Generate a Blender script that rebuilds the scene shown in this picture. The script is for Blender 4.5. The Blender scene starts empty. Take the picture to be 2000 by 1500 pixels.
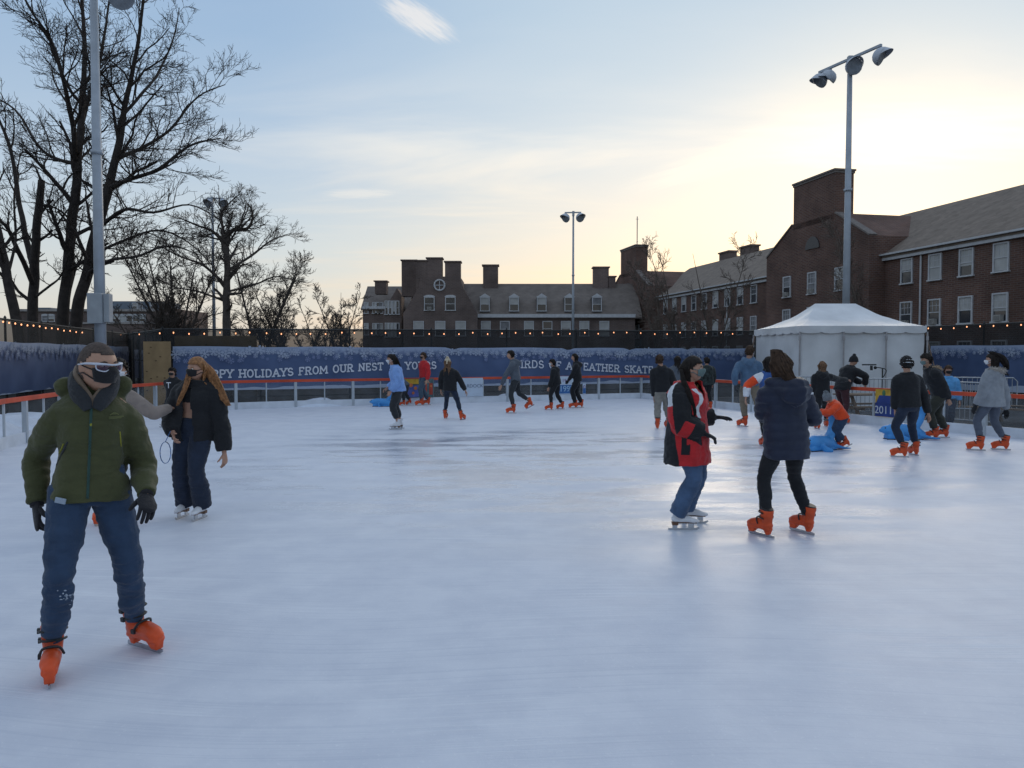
import bpy, bmesh, math, random
import numpy as np
from mathutils import Vector, Matrix, noise, Quaternion

random.seed(11); RND = random.Random(5)
scene = bpy.context.scene
COL = scene.collection
PI = math.pi
V = Vector
def R(d): return math.radians(d)

# ------------------------------------------------------------------ camera
F = 1530.0; CX, CY = 1000.0, 750.0
PITCH = math.atan(58 / F)
CAMZ = 1.72
CAM = V((0, 0, CAMZ))
def ray(px, py):
    x = (px - CX) / F; u = (CY - py) / F
    c, s = math.cos(PITCH), math.sin(PITCH)
    return V((x, c + u * s, -s + u * c))
def at(px, py, y):
    d = ray(px, py); return CAM + d * (y / d.y)
def ground(px, py, z=0.0):
    d = ray(px, py); return CAM + d * ((z - CAMZ) / d.z)

cam_data = bpy.data.cameras.new('camera'); cam = bpy.data.objects.new('camera', cam_data); COL.objects.link(cam)
cam.location = CAM; cam.rotation_euler = (PI / 2 - PITCH, 0, 0)
cam_data.sensor_width = 36; cam_data.lens = F / 2000 * 36; cam_data.clip_end = 3000; cam_data.clip_start = .05
scene.camera = cam

# ------------------------------------------------------------------ materials
def lin(c):
    return tuple((v / 12.92 if v <= .04045 else ((v + .055) / 1.055) ** 2.4) for v in [k / 255 for k in c])
MATS = {}
def mat(name, rgb, rough=.75, var=.18, scale=6, bump=0, bscale=60, metallic=0, spec=.4, tint=None, srgb=False):
    if name in MATS: return MATS[name]
    if srgb: rgb = lin(rgb)
    m = bpy.data.materials.new(name); m.use_nodes = True; MATS[name] = m
    nt = m.node_tree; b = nt.nodes['Principled BSDF']
    b.inputs['Roughness'].default_value = rough; b.inputs['Metallic'].default_value = metallic
    b.inputs['Specular IOR Level'].default_value = spec
    tc = nt.nodes.new('ShaderNodeTexCoord')
    n = nt.nodes.new('ShaderNodeTexNoise'); n.inputs['Scale'].default_value = scale; n.inputs['Detail'].default_value = 5
    nt.links.new(tc.outputs['Object'], n.inputs['Vector'])
    r = nt.nodes.new('ShaderNodeValToRGB')
    lo = tuple(max(0, c * (1 - var)) for c in rgb); hi = tuple(min(1, c * (1 + var)) for c in (tint or rgb))
    r.color_ramp.elements[0].position = .3; r.color_ramp.elements[0].color = (*lo, 1)
    r.color_ramp.elements[1].position = .72; r.color_ramp.elements[1].color = (*hi, 1)
    nt.links.new(n.outputs['Fac'], r.inputs['Fac']); nt.links.new(r.outputs['Color'], b.inputs['Base Color'])
    if bump:
        n2 = nt.nodes.new('ShaderNodeTexNoise'); n2.inputs['Scale'].default_value = bscale; n2.inputs['Detail'].default_value = 4
        nt.links.new(tc.outputs['Object'], n2.inputs['Vector'])
        bp = nt.nodes.new('ShaderNodeBump'); bp.inputs['Strength'].default_value = bump; bp.inputs['Distance'].default_value = .02
        nt.links.new(n2.outputs['Fac'], bp.inputs['Height']); nt.links.new(bp.outputs['Normal'], b.inputs['Normal'])
    return m
def emis(name, rgb, s):
    if name in MATS: return MATS[name]
    m = bpy.data.materials.new(name); m.use_nodes = True; MATS[name] = m
    b = m.node_tree.nodes['Principled BSDF']
    b.inputs['Base Color'].default_value = (*rgb, 1); b.inputs['Emission Color'].default_value = (*rgb, 1); b.inputs['Emission Strength'].default_value = s
    return m
def veil(name, rgb, alpha, rough=.9, var=.25, scale=1.5, gloss=False):
    """see-through sheet: fabric mesh or clear plastic"""
    if name in MATS: return MATS[name]
    m = mat(name, rgb, rough, var, scale)
    nt = m.node_tree; b = nt.nodes['Principled BSDF']; out = nt.nodes['Material Output']
    if gloss: b.inputs['Specular IOR Level'].default_value = .5
    t = nt.nodes.new('ShaderNodeBsdfTransparent'); mx = nt.nodes.new('ShaderNodeMixShader')
    mx.inputs[0].default_value = alpha
    nt.links.new(t.outputs[0], mx.inputs[1]); nt.links.new(b.outputs[0], mx.inputs[2]); nt.links.new(mx.outputs[0], out.inputs['Surface'])
    return m

# ------------------------------------------------------------------ objects
def tag(o, label=None, cat=None, group=None, kind=None):
    if label: o['label'] = label
    if cat: o['category'] = cat
    if group: o['group'] = group
    if kind: o['kind'] = kind
    return o
def empty(name, loc, label, cat, group=None, rz=0):
    o = bpy.data.objects.new(name, None); COL.objects.link(o); o.location = loc; o.rotation_euler = (0, 0, rz)
    o.empty_display_size = .2
    return tag(o, label, cat, group)
class MB:
    def __init__(s): s.v = []; s.f = []; s.mi = []; s.cur = 0
    def add(s, vs, fs, mi=None):
        o = len(s.v); s.v += [tuple(p) for p in vs]; s.f += [tuple(i + o for i in f) for f in fs]
        s.mi += [s.cur if mi is None else mi] * len(fs); return s
    def box(s, c, d, rot=None, mi=None, taper=1):
        c = V(c); hx, hy, hz = d[0] / 2, d[1] / 2, d[2] / 2
        ps = []
        for z in (-hz, hz):
            k = taper if z > 0 else 1
            for x, y in ((-hx, -hy), (hx, -hy), (hx, hy), (-hx, hy)): ps.append(V((x * k, y * k, z)))
        if rot is not None:
            ps = [rot @ p for p in ps]
        return s.add([c + p for p in ps], [(3, 2, 1, 0), (4, 5, 6, 7), (0, 1, 5, 4), (1, 2, 6, 5), (2, 3, 7, 6), (3, 0, 4, 7)], mi)
    def bar(s, a, b, w, h, up=V((0, 0, 1)), mi=None):
        a, b = V(a), V(b); d = (b - a); L = d.length; d.normalize()
        x = d.cross(up)
        if x.length < 1e-4: x = d.cross(V((0, 1, 0)))
        x.normalize(); z = x.cross(d)
        m = Matrix((x, d, z)).transposed()
        return s.box((a + b) / 2, (w, L, h), m, mi)
    def tube(s, pts, rad, n=8, ref=None, mi=None, cap=True):
        vs, fs = tube_geo(pts, rad, n, ref, cap); return s.add(vs, fs, mi)
    def prism(s, poly, ext, mi=None):
        n = len(poly); a = [V(p) for p in poly]; e = V(ext); vs = a + [p + e for p in a]
        fs = [tuple(range(n))[::-1], tuple(range(n, 2 * n))] + [(i, (i + 1) % n, n + (i + 1) % n, n + i) for i in range(n)]
        return s.add(vs, fs, mi)
    def quad(s, a, b, c, d, mi=None): return s.add([a, b, c, d], [(0, 1, 2, 3)], mi)
    def ball(s, c, r, nu=12, nv=8, mi=None, rot=None):
        c = V(c); r = V(r) if hasattr(r, '__len__') else V((r, r, r))
        vs = [V((0, 0, -1))]
        for j in range(1, nv):
            t = -PI / 2 + PI * j / nv
            for i in range(nu):
                a = 2 * PI * i / nu; vs.append(V((math.cos(t) * math.cos(a), math.cos(t) * math.sin(a), math.sin(t))))
        vs.append(V((0, 0, 1))); fs = []
        for i in range(nu): fs.append((0, 1 + (i + 1) % nu, 1 + i))
        for j in range(nv - 2):
            for i in range(nu):
                p = 1 + j * nu; fs.append((p + i, p + (i + 1) % nu, p + nu + (i + 1) % nu, p + nu + i))
        p = 1 + (nv - 2) * nu; e = len(vs) - 1
        for i in range(nu): fs.append((p + i, p + (i + 1) % nu, e))
        vs = [V((q.x * r.x, q.y * r.y, q.z * r.z)) for q in vs]
        if rot is not None: vs = [rot @ q for q in vs]
        return s.add([c + q for q in vs], fs, mi)
    def build(s, name, mats, parent=None, smooth=False, loc=None, rz=None, bev=0):
        me = bpy.data.meshes.new(name); me.from_pydata(s.v, [], s.f)
        mats = mats if isinstance(mats, (list, tuple)) else [mats]
        for m in mats: me.materials.append(m)
        if len(mats) > 1: me.polygons.foreach_set('material_index', s.mi)
        if smooth: me.polygons.foreach_set('use_smooth', [True] * len(me.polygons))
        me.update()
        o = bpy.data.objects.new(name, me); COL.objects.link(o)
        if parent is not None: o.parent = parent
        if loc is not None: o.location = loc
        if rz is not None: o.rotation_euler = (0, 0, rz)
        if bev:
            b = o.modifiers.new('bevel', 'BEVEL'); b.width = bev; b.segments = 2; b.limit_method = 'ANGLE'
        return o
def copy_tree(o, parent=None):
    c = o.copy(); COL.objects.link(c)
    if parent is not None: c.parent = parent
    for ch in list(o.children): copy_tree(ch, c)
    return c
def tube_geo(pts, rad, n=8, ref=None, cap=True):
    pts = [V(p) for p in pts]; m = len(pts)
    if not hasattr(rad, '__len__'): rad = [rad] * m
    rad = [(r, r) if not hasattr(r, '__len__') else r for r in rad]
    vs = []; prev = None
    for i in range(m):
        t = pts[min(i + 1, m - 1)] - pts[max(i - 1, 0)]
        if t.length < 1e-9: t = V((0, 0, 1))
        t.normalize()
        if ref is not None: s = V(ref) - t * V(ref).dot(t)
        elif prev is not None: s = prev - t * prev.dot(t)
        else:
            s = t.orthogonal()
        if s.length < 1e-4: s = t.orthogonal()
        s.normalize(); prev = s; u = t.cross(s)
        for k in range(n):
            a = 2 * PI * k / n; vs.append(pts[i] + s * (math.cos(a) * rad[i][0]) + u * (math.sin(a) * rad[i][1]))
    fs = []
    for i in range(m - 1):
        for k in range(n):
            fs.append((i * n + k, i * n + (k + 1) % n, (i + 1) * n + (k + 1) % n, (i + 1) * n + k))
    if cap:
        fs.append(tuple(range(n))[::-1]); fs.append(tuple((m - 1) * n + k for k in range(n)))
    return vs, fs
def smooth_path(pts, rad, sub=4):
    """Catmull-Rom through points and radii"""
    P = [V(p) for p in pts]; Q = [np.array(r if hasattr(r, '__len__') else (r, r), float) for r in rad]
    op, orr = [], []
    n = len(P)
    for i in range(n - 1):
        p0, p1, p2, p3 = P[max(i - 1, 0)], P[i], P[i + 1], P[min(i + 2, n - 1)]
        r0, r1 = Q[i], Q[i + 1]
        for k in range(sub):
            t = k / sub; t2, t3 = t * t, t ** 3
            op.append(.5 * ((2 * p1) + (p2 - p0) * t + (2 * p0 - 5 * p1 + 4 * p2 - p3) * t2 + (3 * p1 - p0 - 3 * p2 + p3) * t3))
            e = t * t * (3 - 2 * t); orr.append(tuple(r0 * (1 - e) + r1 * e))
    op.append(P[-1]); orr.append(tuple(Q[-1])); return op, orr
def rounded(pts, rad, sub=4, ends=(True, True)):
    op, orr = smooth_path(pts, rad, sub)
    def capd(p, q, r):
        d = (p - q); d.normalize(); m = max(r)
        return [(p + d * (m * .55), (r[0] * .8, r[1] * .8)), (p + d * (m * .9), (r[0] * .4, r[1] * .4))]
    if ends[0]:
        c = capd(op[0], op[1], orr[0]); op = [c[1][0], c[0][0]] + op; orr = [c[1][1], c[0][1]] + orr
    if ends[1]:
        c = capd(op[-1], op[-2], orr[-1]); op = op + [c[0][0], c[1][0]]; orr = orr + [c[0][1], c[1][1]]
    return op, orr
def remesh(mb, voxel, smooth=3, fac=.5):
    me = bpy.data.meshes.new('tmp'); me.from_pydata(mb.v, [], mb.f); me.update()
    bm = bmesh.new(); bm.from_mesh(me); bmesh.ops.recalc_face_normals(bm, faces=bm.faces); bm.to_mesh(me); bm.free()
    o = bpy.data.objects.new('tmp', me); COL.objects.link(o)
    r = o.modifiers.new('r', 'REMESH'); r.mode = 'VOXEL'; r.voxel_size = voxel
    if smooth:
        s = o.modifiers.new('s', 'SMOOTH'); s.factor = fac; s.iterations = smooth
    dg = bpy.context.evaluated_depsgraph_get(); ev = o.evaluated_get(dg); m2 = ev.to_mesh()
    nv = len(m2.vertices); co = np.empty(nv * 3); m2.vertices.foreach_get('co', co); co = co.reshape(-1, 3)
    no = np.empty(nv * 3); m2.vertices.foreach_get('normal', no); no = no.reshape(-1, 3)
    fs = [tuple(p.vertices) for p in m2.polygons]
    ev.to_mesh_clear(); bpy.data.objects.remove(o); bpy.data.meshes.remove(me)
    return co, no, fs
def text_mesh(txt, size):
    c = bpy.data.curves.new('t', 'FONT'); c.body = txt; c.size = size; c.align_x = 'CENTER'; c.align_y = 'CENTER'; c.extrude = .002
    o = bpy.data.objects.new('t', c); COL.objects.link(o)
    dg = bpy.context.evaluated_depsgraph_get(); me = bpy.data.meshes.new_from_object(o.evaluated_get(dg))
    vs = [v.co.copy() for v in me.vertices]; fs = [tuple(p.vertices) for p in me.polygons]
    bpy.data.objects.remove(o); bpy.data.meshes.remove(me); return vs, fs
# ------------------------------------------------------------------ world and light
SUN_AZ, SUN_EL = R(25), R(13)
sundir = V((math.sin(SUN_AZ) * math.cos(SUN_EL), math.cos(SUN_AZ) * math.cos(SUN_EL), math.sin(SUN_EL)))
world = bpy.data.worlds.new("World"); scene.world = world; world.use_nodes = True
wt = world.node_tree; wn = wt.nodes; wl = wt.links
bg = wn['Background']; bg.inputs['Strength'].default_value = .92
def W(t, **k):
    n = wn.new(t)
    for a, b in k.items(): setattr(n, a, b)
    return n
def wmath(op, a, b=None, c=None, clamp=False):
    n = W('ShaderNodeMath', operation=op, use_clamp=clamp)
    for i, x in enumerate((a, b, c)):
        if x is None: continue
        if isinstance(x, (int, float)): n.inputs[i].default_value = x
        else: wl.new(x, n.inputs[i])
    return n.outputs[0]
def wramp(x, stops):
    n = W('ShaderNodeValToRGB'); e = n.color_ramp.elements
    while len(e) < len(stops): e.new(.5)
    for el, (p, c) in zip(e, stops): el.position = p; el.color = (*c, 1) if len(c) == 3 else c
    wl.new(x, n.inputs[0]); return n.outputs[0]
def wmix(f, a, b, mode='MIX'):
    n = W('ShaderNodeMix', data_type='RGBA', blend_type=mode)
    for s, x in ((0, f), (6, a), (7, b)):
        if isinstance(x, (int, float)): n.inputs[s].default_value = x
        elif isinstance(x, tuple): n.inputs[s].default_value = (*x, 1)
        else: wl.new(x, n.inputs[s])
    return n.outputs[2]
def wsmooth(x, a, b):
    n = W('ShaderNodeMapRange', interpolation_type='SMOOTHSTEP'); n.inputs[1].default_value = a; n.inputs[2].default_value = b
    wl.new(x, n.inputs[0]); return n.outputs[0]
tcw = W('ShaderNodeTexCoord'); nrm = W('ShaderNodeVectorMath', operation='NORMALIZE'); wl.new(tcw.outputs['Generated'], nrm.inputs[0])
D = nrm.outputs[0]; sx = W('ShaderNodeSeparateXYZ'); wl.new(D, sx.inputs[0])
EL = sx.outputs[2]
flat = W('ShaderNodeVectorMath', operation='MULTIPLY'); wl.new(D, flat.inputs[0]); flat.inputs[1].default_value = (1, 1, 0)
fn = W('ShaderNodeVectorMath', operation='NORMALIZE'); wl.new(flat.outputs[0], fn.inputs[0])
dt = W('ShaderNodeVectorMath', operation='DOT_PRODUCT'); wl.new(fn.outputs[0], dt.inputs[0]); dt.inputs[1].default_value = (math.sin(SUN_AZ), math.cos(SUN_AZ), 0)
AZ = dt.outputs['Value']
away = wramp(EL, [(0, (.60, .58, .56)), (.05, (.66, .66, .66)), (.13, (.58, .65, .72)), (.23, (.45, .57, .73)), (.36, (.34, .49, .70)), (.47, (.33, .47, .69)), (.62, (.50, .61, .78)), (1, (.58, .67, .80))])
sunw = wramp(EL, [(0, (.76, .61, .49)), (.08, (.82, .69, .58)), (.15, (.78, .74, .69)), (.24, (.67, .73, .78)), (.33, (.54, .66, .77)), (.44, (.46, .61, .76)), (.62, (.54, .64, .78)), (1, (.58, .67, .80))])
base = wmix(wsmooth(AZ, .72, .985), away, sunw)
# high thin cloud: streaks laid out on a flat layer above the town
den = wmath('ADD', EL, .10)
cx = wmath('DIVIDE', sx.outputs[0], den); cy = wmath('DIVIDE', sx.outputs[1], den)
cv = W('ShaderNodeCombineXYZ'); wl.new(cx, cv.inputs[0]); wl.new(cy, cv.inputs[1])
mp = W('ShaderNodeMapping'); mp.inputs['Rotation'].default_value = (0, 0, R(24)); mp.inputs['Scale'].default_value = (.55, 1.5, 1); wl.new(cv.outputs[0], mp.inputs[0])
cn = W('ShaderNodeTexNoise'); cn.inputs['Scale'].default_value = .9; cn.inputs['Detail'].default_value = 5; cn.inputs['Roughness'].default_value = .58; cn.inputs['Distortion'].default_value = .5
wl.new(mp.outputs[0], cn.inputs['Vector'])
wisp = wsmooth(cn.outputs['Fac'], .44, .74)
band = wmath('MULTIPLY', wsmooth(EL, .36, .23), wsmooth(AZ, .60, .95))
cl = wmath('MULTIPLY', wisp, wmath('MULTIPLY_ADD', band, .85, .12))
base = wmix(cl, base, wramp(EL, [(0, (.78, .60, .49)), (.10, (.88, .71, .58)), (.17, (.92, .82, .71)), (.26, (.90, .87, .82)), (.5, (.74, .79, .84))]))
# the brightest patch where the sun has just gone behind the roofs
sd = W('ShaderNodeVectorMath', operation='DOT_PRODUCT'); wl.new(D, sd.inputs[0]); sd.inputs[1].default_value = sundir
glow = wmath('POWER', wmath('MAXIMUM', sd.outputs['Value'], 0), 110)
base = wmix(wmath('MULTIPLY', glow, .35), base, (1.0, .95, .80))
# two small separate clouds
def small_cloud(px, py, sxw, syw, k, col, tilt):
    global base
    d = ray(px, py).normalized()
    right = V((d.y, -d.x, 0)).normalized(); up = right.cross(d)
    r2 = right * math.cos(tilt) + up * math.sin(tilt); u2 = right * -math.sin(tilt) + up * math.cos(tilt)
    a = W('ShaderNodeVectorMath', operation='DOT_PRODUCT'); wl.new(D, a.inputs[0]); a.inputs[1].default_value = r2
    b = W('ShaderNodeVectorMath', operation='DOT_PRODUCT'); wl.new(D, b.inputs[0]); b.inputs[1].default_value = u2
    a0 = wmath('DIVIDE', wmath('SUBTRACT', a.outputs['Value'], d.dot(r2)), sxw); b0 = wmath('DIVIDE', wmath('SUBTRACT', b.outputs['Value'], d.dot(u2)), syw)
    q = wmath('ADD', wmath('MULTIPLY', a0, a0), wmath('MULTIPLY', b0, b0))
    front = W('ShaderNodeVectorMath', operation='DOT_PRODUCT'); wl.new(D, front.inputs[0]); front.inputs[1].default_value = d
    g = wmath('MULTIPLY', wmath('EXPONENT', wmath('MULTIPLY', q, -1.0)), wsmooth(front.outputs['Value'], 0, .5))
    c = W('ShaderNodeCombineXYZ'); wl.new(wmath('MULTIPLY', a0, 1.0), c.inputs[0]); wl.new(wmath('MULTIPLY', wmath('ADD', b0, wmath('MULTIPLY', a0, .35)), 2.2), c.inputs[1])
    n = W('ShaderNodeTexNoise'); n.inputs['Scale'].default_value = 2.2; n.inputs['Detail'].default_value = 3; wl.new(c.outputs[0], n.inputs['Vector'])
    f = wmath('MULTIPLY', wsmooth(wmath('MULTIPLY', g, wmath('ADD', n.outputs['Fac'], .35)), .25, .8), k)
    base = wmix(f, base, col)
small_cloud(815, 35, .052, .018, .75, (.95, .90, .86), R(-24))
small_cloud(700, 378, .05, .007, .45, (.92, .86, .80), R(3))
small_cloud(1760, 265, .20, .042, .8, (1.03, 1.0, .94), R(-3))
small_cloud(1450, 300, .16, .020, .5, (.98, .93, .84), R(14))
# the physical sky adds its own dusk tint, and the half of the sky behind the camera is dimmer
sky = W('ShaderNodeTexSky', sky_type='NISHITA'); sky.sun_disc = False; sky.sun_elevation = R(5); sky.sun_rotation = SUN_AZ
base = wmix(.04, base, sky.outputs[0])
dim = wmath('MULTIPLY_ADD', wsmooth(AZ, -.7, .6), .06, .94)
base = wmix(1.0, base, wramp(dim, [(0, (0, 0, 0)), (1, (1, 1, 1))]), 'MULTIPLY')
wl.new(base, bg.inputs['Color'])
world.cycles.sampling_method = 'MANUAL'; world.cycles.sample_map_resolution = 256

sl = bpy.data.lights.new('sun', 'SUN'); sl.energy = .55; sl.angle = R(30); sl.color = (1, .86, .68)
so = bpy.data.objects.new('sun', sl); COL.objects.link(so); so.location = (20, 60, 40)
so.rotation_euler = (-sundir).to_track_quat('-Z', 'Y').to_euler()

# ------------------------------------------------------------------ ground and ice
g = MB(); g.quad((-1500, -600, -.12), (1500, -600, -.12), (1500, 2400, -.12), (-1500, 2400, -.12))
tag(g.build('ground', mat('ground_asphalt', (.045, .047, .05), .95, .35, .6, .2, 30)), kind='structure')

BL = [V((-4.2, -2.6)), V((-6.4, 6.5)), V((-9.25, 14.2)), V((-9.9, 17.5)), V((-10.35, 20.5)), V((-10.2, 23.4))]       # left boards
BF = [V((-10.2, 23.4)), V((-6.9, 25.5)), V((-.4, 28.4)), V((5.05, 30.6))]                                             # far boards
BR = [V((5.05, 30.6)), V((6.65, 24.9)), V((8.75, 19.2)), V((9.95, 16.6)), V((10.75, 15.0)), V((14.2, 6.6)), V((17.5, -2.6))]  # right boards
ring = BL + BF[1:] + BR[1:]
ice_m = bpy.data.materials.new('ice'); ice_m.use_nodes = True
def make_ice(m):
    nt = m.node_tree; N = nt.nodes; L = nt.links; b = N['Principled BSDF']
    tc = N.new('ShaderNodeTexCoord')
    def noise_(scale, det=5, vec=None, rough=.55, dist=0):
        n = N.new('ShaderNodeTexNoise'); n.inputs['Scale'].default_value = scale; n.inputs['Detail'].default_value = det; n.inputs['Roughness'].default_value = rough; n.inputs['Distortion'].default_value = dist
        L.new(vec or tc.outputs['Object'], n.inputs['Vector']); return n.outputs['Fac']
    def mr(x, a, b_, c=0, d=1):
        n = N.new('ShaderNodeMapRange'); n.interpolation_type = 'SMOOTHSTEP'
        for i, k in enumerate((a, b_, c, d)): n.inputs[i + 1].default_value = k
        L.new(x, n.inputs[0]); return n.outputs[0]
    def ma(op, x, y, cl=False):
        n = N.new('ShaderNodeMath'); n.operation = op; n.use_clamp = cl
        for i, k in enumerate((x, y)):
            if isinstance(k, (int, float)): n.inputs[i].default_value = k
            else: L.new(k, n.inputs[i])
        return n.outputs[0]
    def mixc(f, a, c):
        n = N.new('ShaderNodeMix'); n.data_type = 'RGBA'
        for s, k in ((0, f), (6, a), (7, c)):
            if isinstance(k, tuple): n.inputs[s].default_value = (*k, 1)
            elif isinstance(k, (int, float)): n.inputs[s].default_value = k
            else: L.new(k, n.inputs[s])
        return n.outputs[2]
    # coordinates bent by slow noise so that the blade tracks curve
    bend = N.new('ShaderNodeTexNoise'); bend.inputs['Scale'].default_value = .16; bend.inputs['Detail'].default_value = 1; L.new(tc.outputs['Object'], bend.inputs['Vector'])
    sc_ = N.new('ShaderNodeVectorMath'); sc_.operation = 'SCALE'; sc_.inputs['Scale'].default_value = 2.2; L.new(bend.outputs['Color'], sc_.inputs[0])
    ad = N.new('ShaderNodeVectorMath'); ad.operation = 'ADD'; L.new(tc.outputs['Object'], ad.inputs[0]); L.new(sc_.outputs[0], ad.inputs[1])
    tracks = None
    for ang, lo, wd, ln in ((12, .61, 15, .3), (-37, .61, 38, .5), (62, .60, 44, .45), (-68, .61, 20, .3), (88, .61, 52, .6), (35, .62, 30, .4)):
        mp = N.new('ShaderNodeMapping'); mp.inputs['Rotation'].default_value = (0, 0, R(ang)); mp.inputs['Scale'].default_value = (ln, wd, 1); mp.inputs['Location'].default_value = (ang, ang * 2, 0)
        L.new(ad.outputs[0], mp.inputs[0])
        t = mr(noise_(1.0, 3, mp.outputs[0], .5), lo, lo + .09)
        tracks = t if tracks is None else ma('MAXIMUM', tracks, ma('MULTIPLY', t, .9))
    tracks = ma('MULTIPLY', tracks, mr(noise_(.5, 4, None, .65), .40, .64, .0, 1))
    fine = noise_(38, 6, None, .7)
    mid = noise_(2.2, 6, None, .62); big = noise_(.28, 3)
    st = N.new('ShaderNodeMapping'); st.inputs['Rotation'].default_value = (0, 0, R(-10)); st.inputs['Scale'].default_value = (.8, 2.4, 1); L.new(tc.outputs['Object'], st.inputs[0])
    wetn = noise_(.55, 7, st.outputs[0], .66)
    # a wet, freshly worn patch in the middle of the rink
    sep = N.new('ShaderNodeSeparateXYZ'); L.new(tc.outputs['Object'], sep.inputs[0])
    dx = ma('DIVIDE', ma('SUBTRACT', sep.outputs[0], .8), 6.5); dy = ma('DIVIDE', ma('SUBTRACT', sep.outputs[1], 12.5), 6.5)
    rr = ma('ADD', ma('MULTIPLY', dx, dx), ma('MULTIPLY', dy, dy))
    zone = mr(rr, 1.25, .1)
    dx2 = ma('DIVIDE', ma('SUBTRACT', sep.outputs[0], -1.2), 3.6); dy2 = ma('DIVIDE', ma('SUBTRACT', sep.outputs[1], 16.2), 3.2)
    zone2 = mr(ma('ADD', ma('MULTIPLY', dx2, dx2), ma('MULTIPLY', dy2, dy2)), 1.2, .2)
    wet = ma('MULTIPLY', mr(wetn, .40, .60), zone)
    dark = ma('MULTIPLY', mr(wetn, .46, .62), ma('MULTIPLY_ADD', zone2, .75) if False else ma('ADD', ma('MULTIPLY', zone2, .65), .07))
    col = mixc(mr(mid, .3, .7), (.60, .635, .72), (.70, .73, .80))
    col = mixc(ma('MULTIPLY', mr(big, .35, .7), .35), col, (.55, .60, .71))
    col = mixc(dark, col, (.34, .39, .50))
    groove = None
    for ang, wd in ((-14, 42), (48, 34), (-75, 60)):
        mp = N.new('ShaderNodeMapping'); mp.inputs['Rotation'].default_value = (0, 0, R(ang)); mp.inputs['Scale'].default_value = (.45, wd, 1); mp.inputs['Location'].default_value = (ang * 3, ang, 0); L.new(ad.outputs[0], mp.inputs[0])
        t = mr(noise_(1.0, 3, mp.outputs[0], .55), .60, .68); groove = t if groove is None else ma('MAXIMUM', groove, t)
    col = mixc(ma('MULTIPLY', groove, .20), col, (.40, .455, .57))
    col = mixc(ma('MULTIPLY', tracks, .36), col, (.84, .87, .92))
    col = mixc(ma('MULTIPLY', mr(fine, .56, .72), .38), col, (.86, .89, .93))
    L.new(col, b.inputs['Base Color'])
    rg = ma('SUBTRACT', .46, ma('MULTIPLY', wet, .34)); rg = ma('ADD', rg, ma('MULTIPLY', tracks, .12)); rg = ma('ADD', rg, ma('MULTIPLY', mr(fine, .5, .8), .08))
    L.new(rg, b.inputs['Roughness']); b.inputs['IOR'].default_value = 1.33; b.inputs['Specular IOR Level'].default_value = .5
    h = ma('ADD', ma('MULTIPLY', fine, .5), ma('SUBTRACT', ma('MULTIPLY', mid, .9), ma('MULTIPLY', tracks, .35)))
    bp = N.new('ShaderNodeBump'); bp.inputs['Strength'].default_value = .22; bp.inputs['Distance'].default_value = .02; L.new(h, bp.inputs['Height']); L.new(bp.outputs[0], b.inputs['Normal'])
make_ice(ice_m)
i_ = MB(); i_.add([(p.x, p.y, 0) for p in ring], [tuple(range(len(ring)))[::-1]])
ice = tag(i_.build('ice_rink', ice_m), kind='structure')

# ------------------------------------------------------------------ rink boards
white_plastic = mat('board_white', (.60, .64, .70), .5, .12, 3)
frame_m = mat('post_grey', (.38, .42, .46), .45, .1, 8)
rail_m = mat('rail_orange', (.52, .065, .025), .55, .25, 2)
glass_m = veil('clear_panel', (.42, .46, .50), .10, .12, .5, 2, True)
def resample(path, step):
    out = [path[0]]; carry = 0
    L = [0]
    for a, b in zip(path, path[1:]): L.append(L[-1] + (b - a).length)
    n = max(1, round(L[-1] / step)); out = []
    for i in range(n + 1):
        s = L[-1] * i / n
        for k in range(len(path) - 1):
            if s <= L[k + 1] + 1e-6:
                t = (s - L[k]) / (L[k + 1] - L[k]); out.append(path[k].lerp(path[k + 1], t)); break
    return out
def barrier(name, path, label, trim=(0, 0)):
    pts = resample(path, .93)
    root = empty(name, (pts[0].x, pts[0].y, 0), label, 'rink barrier'); o0 = V((pts[0].x, pts[0].y, 0))
    kb, rl = MB(), MB()
    up = V((0, 0, 1))
    for i in range(len(pts) - 1):
        a, b = V((*pts[i], 0)) - o0, V((*pts[i + 1], 0)) - o0
        kb.bar(a + up * .10, b + up * .10, .05, .23)
        rl.bar(a + up * .865, b + up * .865, .075, .085)
        g = MB(); d = (b - a).normalized() * .02
        g.quad(a + d + up * .216, b - d + up * .216, b - d + up * .822, a + d + up * .822)
        g.build('clear_panel', glass_m, root)
        p = MB(); w = .085 if i % 2 == 0 else .035
        nrm_ = (b - a).normalized().cross(up)
        p.box(a + up * (.41 + (.05 if i % 2 else 0)) - nrm_ * .0, (w, w, .82 - (.11 if i % 2 else 0)), Matrix.Rotation(math.atan2((b - a).y, (b - a).x), 3, 'Z'))
        p.build('post', frame_m, root)
    kb.build('kickboard', white_plastic, root); rl.build('rail', rail_m, root)
    return root
barrier('rink_barrier', BL, 'orange topped clear rink barrier running behind the man in the green jacket')
barrier('rink_barrier', BF, 'orange topped clear rink barrier along the far end under the blue lettered banner')
barrier('rink_barrier', BR, 'orange topped clear rink barrier beside the white tent and the metal barricades')

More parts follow.
